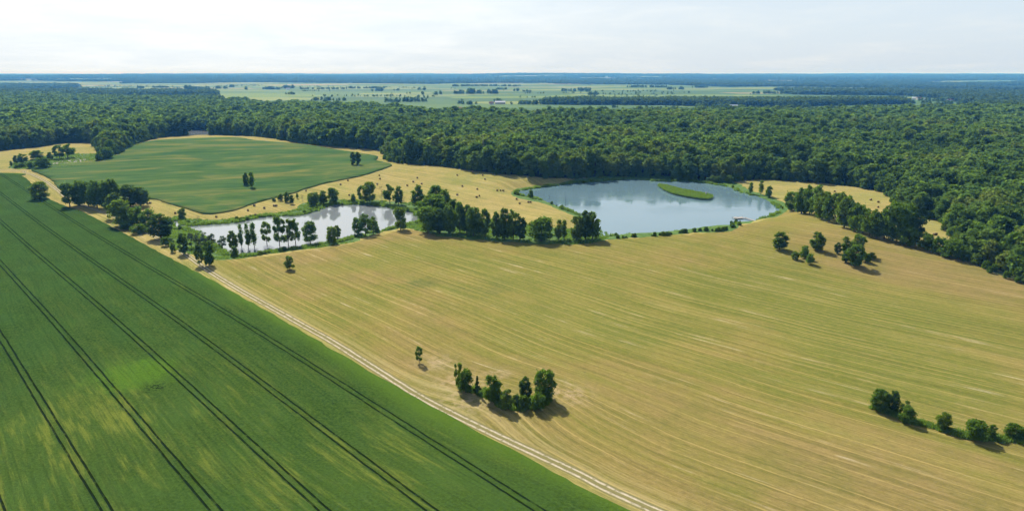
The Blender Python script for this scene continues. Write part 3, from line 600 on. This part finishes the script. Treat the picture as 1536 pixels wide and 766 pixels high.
# ------------------------------------------------------------------ forest
r=np.random.RandomState(11)
def scatter(poly,step,x0=None,x1=None,y0=None,y1=None,jit=.42):
    bx0,by0=poly.min(0); bx1,by1=poly.max(0)
    bx0=max(bx0,x0) if x0 is not None else bx0; bx1=min(bx1,x1) if x1 is not None else bx1; by0=max(by0,y0) if y0 is not None else by0; by1=min(by1,y1) if y1 is not None else by1
    gx,gy=np.meshgrid(np.arange(bx0,bx1,step),np.arange(by0,by1,step)); gx=gx.ravel()+r.uniform(-jit,jit,gx.size)*step; gy=gy.ravel()+r.uniform(-jit,jit,gy.size)*step
    m=inside(gx,gy,poly); return gx[m],gy[m]
ax,ay=scatter(FOREST,8.3,-1500,2200,60,1250); bx,by=scatter(FOREST,10.5,-2600,2600,1250,3400)
fx=np.concatenate([ax,bx]); fy=np.concatenate([ay,by])
keep=(np.abs(fx)<fy*0.86+120)|(np.hypot(fx,fy)<700)
fx,fy=fx[keep],fy[keep]
for P in PONDS:
    m=~inside(fx,fy,P)&(dist(fx,fy,P)>4); fx,fy=fx[m],fy[m]
dF=dist(fx,fy,FRONTLINE,False)
m=~((dF<3)&(r.rand(len(fx))<.4)); fx,fy,dF=fx[m],fy[m],dF[m]
# a slot of open wood in front of the far pond
p3=POND3.mean(0); m=~((np.abs(fx-p3[0]*fy/p3[1])<17)&(fy<p3[1]+5)&(fy>p3[1]-220)&(r.rand(len(fx))<.985)); fx,fy,dF=fx[m],fy[m],dF[m]
nz=lambda x,y,s:np.sin(x/s+1.7*np.sin(y/s*.8))*np.sin(y/s*1.1+1.3*np.sin(x/s*.6+2))
big=nz(fx,fy,70); hgt=22.5+3.0*nz(fx,fy,45)+2.6*big+r.normal(size=len(fx))*2.2
hgt*=np.where(r.rand(len(fx))<.06,1.25,1.0)*np.where(r.rand(len(fx))<.12,.72,1.0); hgt*=np.where(dF<10,.86,1.0); hgt=np.clip(hgt,12,31)
lakeside=(dist(fx,fy,POND2)<45)&(fx>90); hgt[lakeside]*=.8
hgt[(fx>180)&(fy<420)]*=.9
zf=height(fx,fy)
var=np.where(r.rand(len(fx))<.5+.35*nz(fx,fy,60),1,0)*100+r.randint(0,100,len(fx))
# the trees that show largest become things of their own
px_,py_,ff=proj((fx,fy,zf+hgt*.7))
vis=(px_>-8)&(px_<1544)&(py_<766)&(ff>0)
rank=np.where(vis,hgt/ff*np.where(dF<13,1.0,.55),0); order=np.argsort(-rank)
NI=max(0,296-n_trees); sel=order[:NI]
def stretch(x,y):
    if y>640 and x<90: return ('leafy tree in the forest front behind the hay hill','forest front behind the hay hill')
    if x<230: return ('leafy tree of the forest on the far side of the lake','forest behind the lake')
    if y<470: return ('large leafy tree of the near right forest corner','near right forest corner')
    if y<640: return ('leafy tree of the right forest beside the small clearing','right forest beside the clearing')
    return ('leafy tree of the forest behind the right hay meadow','forest behind the right meadow')
for i in sel:
    tn=nz(fx[i]+40,fy[i],52)+.5*nz(fx[i],fy[i]+9,23)+RN.gauss(0,.35); kd='forestlight' if tn>.62 else 'forestdark' if tn<-.62 else 'forestwide' if var[i]>=100 else 'forest'; LK={'forestlight':'light green','forestdark':'dark green'}.get(kd,'mid green'); lab,grp=stretch(fx[i],fy[i]); lab=LK+' '+lab
    tree_at(fx[i],fy[i],zf[i],hgt[i],hgt[i]*RN.uniform(.50,.66 if kd in('forest','forestdark') else .8),kd,lab,grp)
rest=np.ones(len(fx),bool); rest[sel]=False
print('forest',len(fx),'individual',len(sel),round(time.time()-T0,1))

def instancer(name,pts,protos,label,scl,rot,idx):
    """ONE object of kind stuff: a point mesh whose points carry copies of protos"""
    coll=bpy.data.collections.new(name+'_kinds')
    for i,me in enumerate(protos):
        o=bpy.data.objects.new('proto_%02d'%i,me); coll.objects.link(o)
    me=bpy.data.meshes.new(name); me.vertices.add(len(pts)); me.vertices.foreach_set('co',np.asarray(pts,np.float32).ravel())
    for nm,dt,ty,arr in (('scl','FLOAT_VECTOR','vector',scl),('rot','FLOAT','value',rot),('pick','INT','value',idx)):
        a=me.attributes.new(nm,dt,'POINT'); a.data.foreach_set(ty,np.asarray(arr,np.int32 if dt=='INT' else np.float32).ravel())
    ob=bpy.data.objects.new(name,me); C.objects.link(ob)
    ng=bpy.data.node_groups.new(name,'GeometryNodeTree'); ng.interface.new_socket('Geometry',in_out='INPUT',socket_type='NodeSocketGeometry'); ng.interface.new_socket('Geometry',in_out='OUTPUT',socket_type='NodeSocketGeometry')
    n=ng.nodes; l=ng.links; gi=n.new('NodeGroupInput'); go=n.new('NodeGroupOutput'); ci=n.new('GeometryNodeCollectionInfo'); ci.inputs['Collection'].default_value=coll; ci.inputs['Separate Children'].default_value=True; ci.inputs['Reset Children'].default_value=True
    ip=n.new('GeometryNodeInstanceOnPoints'); ip.inputs['Pick Instance'].default_value=True
    def at(nm,dt):
        a=n.new('GeometryNodeInputNamedAttribute'); a.data_type=dt; a.inputs['Name'].default_value=nm; return next(o for o in a.outputs if o.name=='Attribute' and o.enabled)
    l.new(gi.outputs[0],ip.inputs['Points']); l.new(ci.outputs[0],ip.inputs['Instance']); l.new(at('pick','INT'),ip.inputs['Instance Index']); l.new(at('scl','FLOAT_VECTOR'),ip.inputs['Scale'])
    cx=n.new('ShaderNodeCombineXYZ'); l.new(at('rot','FLOAT'),cx.inputs[2]); l.new(cx.outputs[0],ip.inputs['Rotation']); l.new(ip.outputs[0],go.inputs[0])
    md=ob.modifiers.new('scatter','NODES'); md.node_group=ng; tag(ob,label,None,None,'stuff'); return ob
def joined(name,k):
    _,_,w0,P,Fc,v,f=k; v=np.array(v); Ps=np.vstack([P,v]); nf=[tuple(x) for x in Fc.tolist()]; b=len(P); nf+= [tuple(q+b for q in g) for g in f]
    me=mesh(name,Ps,nf,[k[0].materials[0].name,'bark'],[0]*len(Fc)+[1]*len(f)); me.materials.clear(); me.materials.append(k[0].materials[0]); me.materials.append(M['bark']); return me
def joined_low(name,seed,kind,n,card,Rm):
    P,Fc,c=crown_data(seed,n,kind,.6,Rm,11,card); return mesh(name,P,Fc,['leaf_forest'])
fp=[joined('forest_tree_shape',k) for k in KIND['forest']+KIND['forestwide']+KIND['forestlight']+KIND['forestdark']]
i=np.nonzero(rest)[0]; near=i[np.hypot(fx[i],fy[i])<1250]; farr=i[np.hypot(fx[i],fy[i])>=1250]
def fscale(i,wide): return np.column_stack([hgt[i]*np.where(wide,.62,.52)/6.2,hgt[i]*np.where(wide,.62,.52)/6.2,hgt[i]/10])
nk=len(KIND['forest']); wide=var[near]>=100; w5=np.where(wide,.108,.128)*r.uniform(.75,1.35,len(near))
pk=np.where(wide,nk+r.randint(0,4,len(near)),r.randint(0,nk,len(near))); tone=nz(fx[near]+40,fy[near],52)+.5*nz(fx[near],fy[near]+9,23)+r.normal(size=len(near))*.35
pk=np.where(tone>.62,nk+4+r.randint(0,4,len(near)),np.where(tone<-.62,nk+8+r.randint(0,3,len(near)),pk))
instancer('forest',np.column_stack([fx[near],fy[near],zf[near]-.2]),fp,'dense broadleaf forest behind the ponds',np.column_stack([hgt[near]*w5,hgt[near]*w5,hgt[near]/10]),r.rand(len(near))*6.28,pk)
lp=[joined_low('far_tree_shape',900+q,'oval' if q%2 else 'round',420,.62,3.1) for q in range(6)]
instancer('far_forest',np.column_stack([fx[farr],fy[farr],zf[farr]-.2]),lp,'canopy of the far part of the forest',np.column_stack([hgt[farr]*.135,hgt[farr]*.135,hgt[farr]/10]),r.rand(len(farr))*6.28,r.randint(0,6,len(farr)))
# shrubs along the forest foot
L=FRONTLINE; sN=[]; 
for q in range(len(L)-1):
    for _ in range(3 if np.linalg.norm(L[q])<1500 else 0):
        t_=r.rand(); p=L[q]*(1-t_)+L[q+1]*t_; sN.append(p+r.normal(size=2)*2.2)
sN=np.array(sN); ok=np.ones(len(sN),bool)
for P in PONDS: ok&=~inside(sN[:,0],sN[:,1],P)
ok&=~((np.abs(sN[:,0]-p3[0]*sN[:,1]/p3[1])<20)&(sN[:,1]>p3[1]-250)&(sN[:,1]<p3[1]+60))
sN=sN[ok]; hs=r.uniform(3,8,len(sN)); bp=[joined('undergrowth_shape',k) for k in KIND['bush']]
instancer('undergrowth',np.column_stack([sN,height(sN[:,0],sN[:,1])-.2]),bp,'shrubby undergrowth along the foot of the forest',np.column_stack([hs/10*1.0,hs/10*1.0,hs/10]),r.rand(len(sN))*6.28,r.randint(0,4,len(sN)))

# far woods out to the horizon: clumps of crowns
def wood_clump(seed,n=900):
    rr_=np.random.RandomState(seed); Ps=[]; Fs=[]; b=0
    for q in range(14):
        P,Fc,_=crown_data(seed*20+q,n//14,'round',.3,4.6,6,1.25); s=rr_.uniform(1.7,2.4); P=P*np.array([s*1.1,s*1.1,s])+np.array([rr_.uniform(-24,24),rr_.uniform(-24,24),0]); Ps.append(P); Fs.append(Fc+b); b+=len(P)
    return mesh('wood_clump_shape',np.vstack(Ps),np.vstack(Fs),['leaf_far'])
wc=[wood_clump(50+q) for q in range(5)]
cxs=[];cys=[];css=[]
def ringpts(r0,r1,step,s):
    xs=[];ys=[]; rr_=r0
    while rr_<r1:
        na=int(2*0.80*rr_/step); a=np.linspace(-.80,.80,na)+r.uniform(-.5,.5,na)*step/rr_; q=rr_+r.uniform(-.5,.5,na)*step
        xs.append(q*np.sin(a)); ys.append(q*np.cos(a)); rr_+=step
    x=np.concatenate(xs); y=np.concatenate(ys); return x,y,np.full(len(x),s)
for a in (ringpts(1500,4500,36,1.0),ringpts(4500,9000,72,1.7),ringpts(9000,16000,170,3.4),ringpts(16000,32000,420,7)):
    x,y,s=a; fm=~inside(x,y,FARM)&~inside(x,y,FOREST)&((y>1500))
    for q in FARM2: fm&=~inside(x,y,q)
    fm|=inside(x,y,WOOD)
    fm&=~gapf(x,y)
    cxs.append(x[fm]);cys.append(y[fm]);css.append(s[fm])
# the straight-edged wood in the fields is planted denser
x,y=scatter(WOOD,16); cxs.append(x);cys.append(y);css.append(np.full(len(x),.95))
x=np.concatenate(cxs);y=np.concatenate(cys);s=np.concatenate(css); print('wood clumps',len(x))
zs=np.where(s>1,.62*np.sqrt(s),s)*r.uniform(.75,1.1,len(x)); zs=np.where(s>3,.65+.35*r.rand(len(x)),zs)
instancer('far_woods',np.column_stack([x,y,height(x,y)-1]),wc,'blue far woods reaching to the horizon',np.column_stack([s,s,zs]),r.rand(len(x))*6.28,r.randint(0,5,len(x)))
# groves and hedges among the far fields
gp=[]
def grove(x0,x1,base,hm,dens=1.0):
    a=GT(x0,base); b=GT(x1,base); L_=math.hypot(b[0]-a[0],b[1]-a[1]); n_=max(2,int(L_/5*dens))
    for q in range(n_):
        t_=r.rand(); gp.append((a[0]+(b[0]-a[0])*t_+r.normal()*5,a[1]+(b[1]-a[1])*t_+r.normal()*9,hm*r.uniform(.6,1.15)))
for q in [(470,525,151,14),(578,601,153.5,16),(608,640,153,17),(678,725,141,18),(700,712,141,30),(733,749,141,22),(734,748,154,15),(765,880,157,15),(684,695,156,16),(690,712,157,13),(838,873,137,16),(879,884,138,24),(880,895,143,18),(862,885,135.5,16),(770,778,137,18),(783,797,138,14),(1000,1025,134.5,18),(1130,1190,141,16),(1240,1300,147,12),(282,318,135,22),(281,286,135,26),(325,345,133,18),(344,352,131,20),(365,370,135,20),(395,420,134.5,20),(425,440,133,24),(450,520,134,14),(520,575,133,16),(560,575,137,20),(590,600,136,14),(205,215,133,18),(230,250,132,14),(430,445,142,14),(632,636,142.5,20),(652,655,143,20),(660,663,142,20),(637,640,136,24),(625,630,135,18),(745,760,134.5,14),(940,1000,131.5,18),(1040,1060,132,18),(680,780,130,16),(1380,1460,156.5,13),(1380,1440,152,14),(1455,1500,158,14),(1040,1100,162,14),(905,925,161.5,8),(1190,1210,162,14),(670,690,163.5,7)]:
    grove(*q)
for q in range(48):
    xp=r.uniform(130,1340); yp=r.uniform(126,150) if xp>400 else r.uniform(126,134)
    P=GT(xp,yp)
    if inside(np.array([P[0]]),np.array([P[1]]),FARM)[0]:
        a_=r.uniform(-.5,.5); ln=r.choice([6,40,200,400]) 
        for k in range(1+int(ln/16)): gp.append((P[0]+math.cos(a_)*ln*r.rand(),P[1]+math.sin(a_)*ln*r.rand(),r.uniform(5,11)))
gp=np.array(gp); instancer('hedges_and_groves',np.column_stack([gp[:,0],gp[:,1],height(gp[:,0],gp[:,1])-.3]),lp,'scattered far groves and field hedges',np.column_stack([gp[:,2]*.15,gp[:,2]*.15,gp[:,2]/10]),r.rand(len(gp))*6.28,r.randint(0,6,len(gp)))

# ------------------------------------------------------------------ reeds and weeds (uncountable)
def tuft(seed,n=46,mat='reed'):
    q=np.random.RandomState(seed); P=[];Fs=[]
    for k in range(n):
        a=q.rand()*6.28; R0=q.rand()**.5*.8; x0,y0=R0*math.cos(a),R0*math.sin(a); th=q.rand()*6.28; h_=q.uniform(.6,1.15); w_=.085
        dx_,dy_=math.cos(th)*w_,math.sin(th)*w_; lx,ly=q.uniform(-.3,.3,2); b=len(P)
        P+=[(x0-dx_,y0-dy_,0),(x0+dx_,y0+dy_,0),(x0+lx*.6+dx_,y0+ly*.6+dy_,h_*.6),(x0+lx+.01,y0+ly,h_)]; Fs.append((b,b+1,b+2,b+3))
    return mesh('tuft_shape',P,Fs,[mat])
tf=[tuft(q) for q in range(4)]
def reeds(name,pts,hmin,hmax,label,wid=1.2,protos=tf):
    p=np.array(pts); h_=r.uniform(hmin,hmax,len(p)); instancer(name,np.column_stack([p,np.maximum(height(p[:,0],p[:,1]),-.1)-.05]),protos,label,np.column_stack([h_*wid*.8,h_*wid*.8,h_]),r.rand(len(p))*6.28,r.randint(0,len(protos),len(p)))
def along(P,per,sig,off=0.0,keep=None):
    out=[]; Q=grow(P,off) if off else P
    for q in range(len(Q)):
        a=Q[q-1]; b=Q[q]; n_=r.poisson(np.linalg.norm(b-a)*per)
        for _ in range(n_):
            t_=r.rand(); p=a+(b-a)*t_+r.normal(size=2)*sig
            if keep is None or keep(p): out.append(p)
    return out
reeds('reeds',along(POND1,1.3,1.1,1.0)+along(POND2,1.0,.8,.8,lambda p:math.sin(p[0]/7.)+math.sin(p[0]/17+p[1]/9)>-.6),1.0,2.3,'reed fringe along the pond shores')
ii=scatter(ISLE,1.1); zi=np.full(len(ii[0]),1.2); h_=r.uniform(.7,1.4,len(zi)); 
instancer('island_reeds',np.column_stack([ii[0],ii[1],zi]),tf,'bright reeds covering the lake island',np.column_stack([h_,h_,h_]),r.rand(len(zi))*6.28,r.randint(0,4,len(zi)))
bx_,by_=scatter(BANK1,2.2); m=~inside(bx_,by_,POND1)&(nz(bx_,by_,6)>-.2); wx,wy=scatter(STRIP,.7); w2=scatter(STRIP2,.8); w3=scatter(MEAD,3.0)
reeds('weeds',np.column_stack([np.concatenate([bx_[m],wx,w2[0],w3[0]]),np.concatenate([by_[m],wy,w2[1],w3[1]])]),.5,1.3,'tall weeds and grass on banks and field strips',1.5)
# low bushes on the banks
sb=np.array(along(POND1,.26,1.7,2.2,lambda p:math.sin(p[0]/6.1)+math.sin(p[0]/15+p[1]/8)>-.2)+along(POND2,.16,1.0,1.5,lambda p:math.sin(p[0]/5.3+1)+math.sin(p[0]/13+p[1]/7)>.9)+[np.array(GT(x_,y_))+np.array([r.normal()*1.8,r.normal()*.7]) for x_,y_ in 3*[(1095,341),(1099,338),(1103,335),(1107,333),(1090,345),(1084,346),(1078,346.5),(1060,346),(1050,346),(1040,347),(1020,349),(1005,351),(990,353),(975,354),(950,355),(930,357)]])
hs=r.uniform(.8,3.0,len(sb)); instancer('bank_shrubs',np.column_stack([sb,np.maximum(height(sb[:,0],sb[:,1]),0)-.2]),bp,'low shrubs lining the water edge',np.column_stack([hs/8,hs/8,hs/10]),r.rand(len(sb))*6.28,r.randint(0,4,len(sb)))
# ------------------------------------------------------------------ hay bales
def bale_mesh():
    n=20; P=[];Fs=[];mi=[]; prof_=[(-.62,.0),(-.62,.55),(-.60,.70),(-.54,.76),(0,.78),(.54,.76),(.60,.70),(.62,.55),(.62,0)]
    for x_,rr_ in prof_:
        for k in range(n):
            a=6.2832*k/n; q=rr_*(1+.015*math.sin(5*a)); P.append((x_,q*math.cos(a),.74+q*math.sin(a)*(1 if math.sin(a)>0 else .95)))
    for i_ in range(len(prof_)-1):
        for k in range(n): Fs.append((i_*n+k,(i_+1)*n+k,(i_+1)*n+(k+1)%n,i_*n+(k+1)%n)); mi.append(1 if i_ in(0,7) else 0)
    return mesh('hay_bale',P,Fs,['straw','straw_end'],mi)
bm_=bale_mesh()
bales={'on the hay hill left of the lake':[(681,250.5),(688,251),(709,258.5),(724,263.5),(727.5,269.5),(686,263.5),(693.5,280),(716,284.5),(746,286.5),(751,286.5),(755,287),(719,294.5),(715,296.5),(686,293),(775,299.5),(779.5,306),(792.5,304),(796,304),(626,267.5),(632.6,276.5),(620,273.5),(611,279)],
'in the mown strip under the green hill':[(569,264),(570,269),(566,277),(522,271.5),(511,277.5),(524,293.5),(459,287),(381.6,309.3),(396.6,313),(411,309.6),(414.5,309.6),(383.5,323.5),(393,325),(372,316.5),(324.6,326),(263,320.5),(221.6,306.5),(225.5,305.5)],
'in the meadow right of the lake':[(1252,288),(1306,300.5),(1317.5,304),(1317,311.5),(1401,352.5),(1404,352.5)]}
for ph_,L_ in bales.items():
    L_=sorted(L_)
    for k,(x_,y_) in enumerate(L_):
        P=GT(x_,y_); o=bpy.data.objects.new('hay_bale',bm_); C.objects.link(o); o.location=(P[0],P[1],hz(*P)-.05); o.rotation_euler=(0,0,RN.uniform(-.9,.9)+1.2); s_=RN.uniform(.95,1.12); o.scale=(s_,s_,s_)
        od=f"{ORD[k]} from left" if k<20 else ['last but one','last on the right'][min(1,k-20)]
        tag(o,f"round hay bale {ph_}, {od}",'hay bale','hay bales '+ph_)
# ------------------------------------------------------------------ buildings, pier and small things
def box(x0,x1,y0,y1,z0,z1):
    return [(x0,y0,z0),(x1,y0,z0),(x1,y1,z0),(x0,y1,z0),(x0,y0,z1),(x1,y0,z1),(x1,y1,z1),(x0,y1,z1)],[(0,3,2,1),(4,5,6,7),(0,1,5,4),(1,2,6,5),(2,3,7,6),(3,0,4,7)]
def boxes(name,L_,mat,parent=None):
    P=[];Fs=[]
    for b in L_:
        v,f=box(*b); o_=len(P); P+=v; Fs+=[tuple(q+o_ for q in g) for g in f]
    o=bpy.data.objects.new(name,mesh(name,P,Fs,[mat])); C.objects.link(o)
    if parent: o.parent=parent
    return o
def empty(name,loc,rz,label,cat,group=None):
    o=bpy.data.objects.new(name,None); C.objects.link(o); o.location=loc; o.rotation_euler=(0,0,rz); tag(o,label,cat,group); return o
def house(name,px,py,L_,Wd,hw,hr,rz,wall,roof,label,cat,group=None,nw=3,chim=True):
    P=GT(px,py); e=empty(name,(P[0],P[1],hz(*P)),rz,label,cat,group); l2,w2_=L_/2,Wd/2
    v=[(-l2,-w2_,-.5),(l2,-w2_,-.5),(l2,w2_,-.5),(-l2,w2_,-.5),(-l2,-w2_,hw),(l2,-w2_,hw),(l2,w2_,hw),(-l2,w2_,hw),(-l2,0,hw+hr),(l2,0,hw+hr)]
    f=[(0,1,5,4),(2,3,7,6),(1,2,6,9,5),(3,0,4,8,7)]
    o=bpy.data.objects.new('wall',mesh('wall',v,f,[wall])); C.objects.link(o); o.parent=e
    k=.5; sl_=hr/w2_; zz_=.08
    rv=[];rf=[]
    for s_ in(-1,1):
        b=len(rv); rv+=[(-l2-k,s_*(w2_+k),hw-sl_*k+zz_),(l2+k,s_*(w2_+k),hw-sl_*k+zz_),(l2+k,0,hw+hr+zz_),(-l2-k,0,hw+hr+zz_),(-l2-k,s_*(w2_+k),hw-sl_*k+zz_+.25),(l2+k,s_*(w2_+k),hw-sl_*k+zz_+.25),(l2+k,0,hw+hr+zz_+.25),(-l2-k,0,hw+hr+zz_+.25)]
        rf+=[tuple(q+b for q in g) for g in [(0,1,2,3),(4,7,6,5),(0,4,5,1),(0,3,7,4),(1,5,6,2)]]
    o=bpy.data.objects.new('roof',mesh('roof',rv,rf,[roof])); C.objects.link(o); o.parent=e
    if chim: c_=boxes('chimney',[(l2*.3,l2*.3+.8,-.4,.4,hw+hr-.8,hw+hr+1.3)],'roof_red',o)
    for q in range(nw):
        x_=-l2+(q+.5)*L_/nw
        if q==nw//2: boxes('door',[(x_-.6,x_+.6,-w2_-.06,-w2_,0,2.2)],'dark_wood',e)
        else: boxes('window',[(x_-.6,x_+.6,-w2_-.05,-w2_,1.0,2.3)],'glass',e)
    return e
house('barn',750,156.5,34,14,6.5,4,.08,'plaster','roof_grey','long white roofed barn among trees in the far fields','barn',nw=7,chim=False)
house('farmhouse',737,157,14,10,5,4,.3,'plaster','roof_red','small farmhouse left of the white roofed barn','house')
house('shed',689,163.5,18,7,3,2,.0,'dark_wood','roof_red','low dark shed in the field before the far barn','shed',chim=False)
house('farmhouse',1329,156.5,16,11,6,4,-.4,'white_paint','roof_grey','white farmhouse beside the dark strip of wood','house')
hs_=[(1371,149.5,'white house with pale roof at the left end of the village'),(1378,149.7,'second village house beside the white one'),(1388,150.5,'village house with red roof left of the tree line'),(1416,151,'white village house between dark trees'),(1422,152.5,'low village house in front of the white one'),(1430,152,'pale village house near the middle of the village'),(1459,144.5,'tall pale house above the village trees'),(1300,130,'remote pale farmstead far beyond the wood')]
for k,(x_,y_,lb) in enumerate(hs_): house('village_house',x_,y_,14+k%3*3,9,5.5,4,(k*.7)%1.5-.6,'white_paint' if k%2==0 else 'plaster','roof_grey' if k%3==0 else 'roof_red',lb,'house','houses of the far village')
for x_,y_,lb in [(432,134.5,'white farmstead by a far grove'),(296,133,'pale roofed building among far left groves'),(458,133.5,'long pale far farm building'),(1100,162,'small white building at the edge of the forest')]:
    house('farm_building',x_,y_,24,10,5.5,4,.1,'white_paint','roof_grey',lb,'building','far farm buildings',nw=3,chim=False)
# pier: a platform and a walkway to the bank
a=np.array(G(1101,327,.6)); b=np.array(G(1116,326,.6)); c_=np.array(G(1131,330.5,.6)); d_=b-a; ang=math.atan2(d_[1],d_[0]); Lp=np.linalg.norm(d_)
e=empty('pier',(a[0],a[1],0),ang,'grey wooden jetty with a platform at the right shore of the lake','pier')
boxes('platform',[(q*.5,q*.5+.46,-2.2,2.2,.55,.68) for q in range(int(Lp/.5))],'timber',e)
d2=c_-b; a2=math.atan2(d2[1],d2[0])-ang; L2=np.linalg.norm(d2)+2; wk=boxes('walkway',[(q*.5,q*.5+.46,-.8,.8,.55,.67) for q in range(int(L2/.5))],'timber',e); wk.location=(Lp,0,0); wk.rotation_euler=(0,0,a2)
for q in range(5):
    for s_ in(-1,1): boxes('post',[(Lp*q/4-.09,Lp*q/4+.09,s_*2.1-.09,s_*2.1+.09,-1.5,1.3 if q in(0,4) else .54)],'timber',e)
boxes('bench',[(1,3.2,1.2,1.6,1.05,1.12),(1.1,1.2,1.2,1.6,.68,1.05),(3.0,3.1,1.2,1.6,.68,1.05)],'white_paint',e)
P=G(1059,292,1.5); e=empty('nesting_box',(P[0],P[1],1.4),.3,'small white box on a post among the island reeds','box'); boxes('box_body',[(-.6,.6,-.5,.5,1.0,2.2)],'white_paint',e); boxes('lid',[(-.7,.7,-.6,.6,2.2,2.3)],'timber',e); boxes('post',[(-.06,.06,-.06,.06,-.5,1.0)],'timber',e)
def pole(x_,top,base,rad,mat,label,name,cat,arms=0):
    P=GT(x_,base); z=max(hz(*P),-1.0); lo,hi=.5,60
    for _ in range(30):
        m_=(lo+hi)/2
        if proj((P[0],P[1],z+m_))[1]>top: lo=m_
        else: hi=m_
    v,f=tube([(0,0,-.5),(.1,0,lo*.5),(.05,.1,lo)],[rad,rad*.8,rad*.45],7)
    for k in range(arms):
        zz_=lo*(.45+.5*k/max(1,arms)); a_=k*2.4; v2,f2=tube([(0.05,0,zz_),(math.cos(a_)*1.3,math.sin(a_)*1.3,zz_+1.2)],[rad*.45,rad*.15],5); b_=len(v); v+=v2; f+=[tuple(q+b_ for q in g) for g in f2]
    o=bpy.data.objects.new(name,mesh(name,v,f,[mat],smooth=True)); C.objects.link(o); o.location=(P[0],P[1],z); tag(o,label,cat)
pole(725,203,252.5,.22,'pale_bark','tall thin pale dead trunk against the forest edge','dead_tree','dead tree',7)
pole(848,293,311,.14,'bark','thin bare snag standing at the left shore of the lake','dead_snag','dead tree',4)
pole(824,292,301,.12,'bark','short bare snag at the left shore of the lake','dead_snag','dead tree',3)
# fallen dead branches on the marsh patch and by the ponds
# ------------------------------------------------------------------ haze
m,t=newmat('haze'); pv=t.node('ShaderNodeVolumePrincipled'); pv.inputs['Color'].default_value=(.11,.42,1.0,1); pv.inputs['Absorption Color'].default_value=(1,1,1,1); pv.inputs['Density'].default_value=8.5e-5; pv.inputs['Anisotropy'].default_value=0.0
o=t.node('ShaderNodeOutputMaterial'); t.l.new(pv.outputs[0],o.inputs['Volume']); M['haze']=m
hb=boxes('haze',[(-54000,54000,-2500,54000,-12,124)],'haze'); tag(hb,'thin blue summer haze over the land',None,None,'stuff')
print('done',round(time.time()-T0,1))
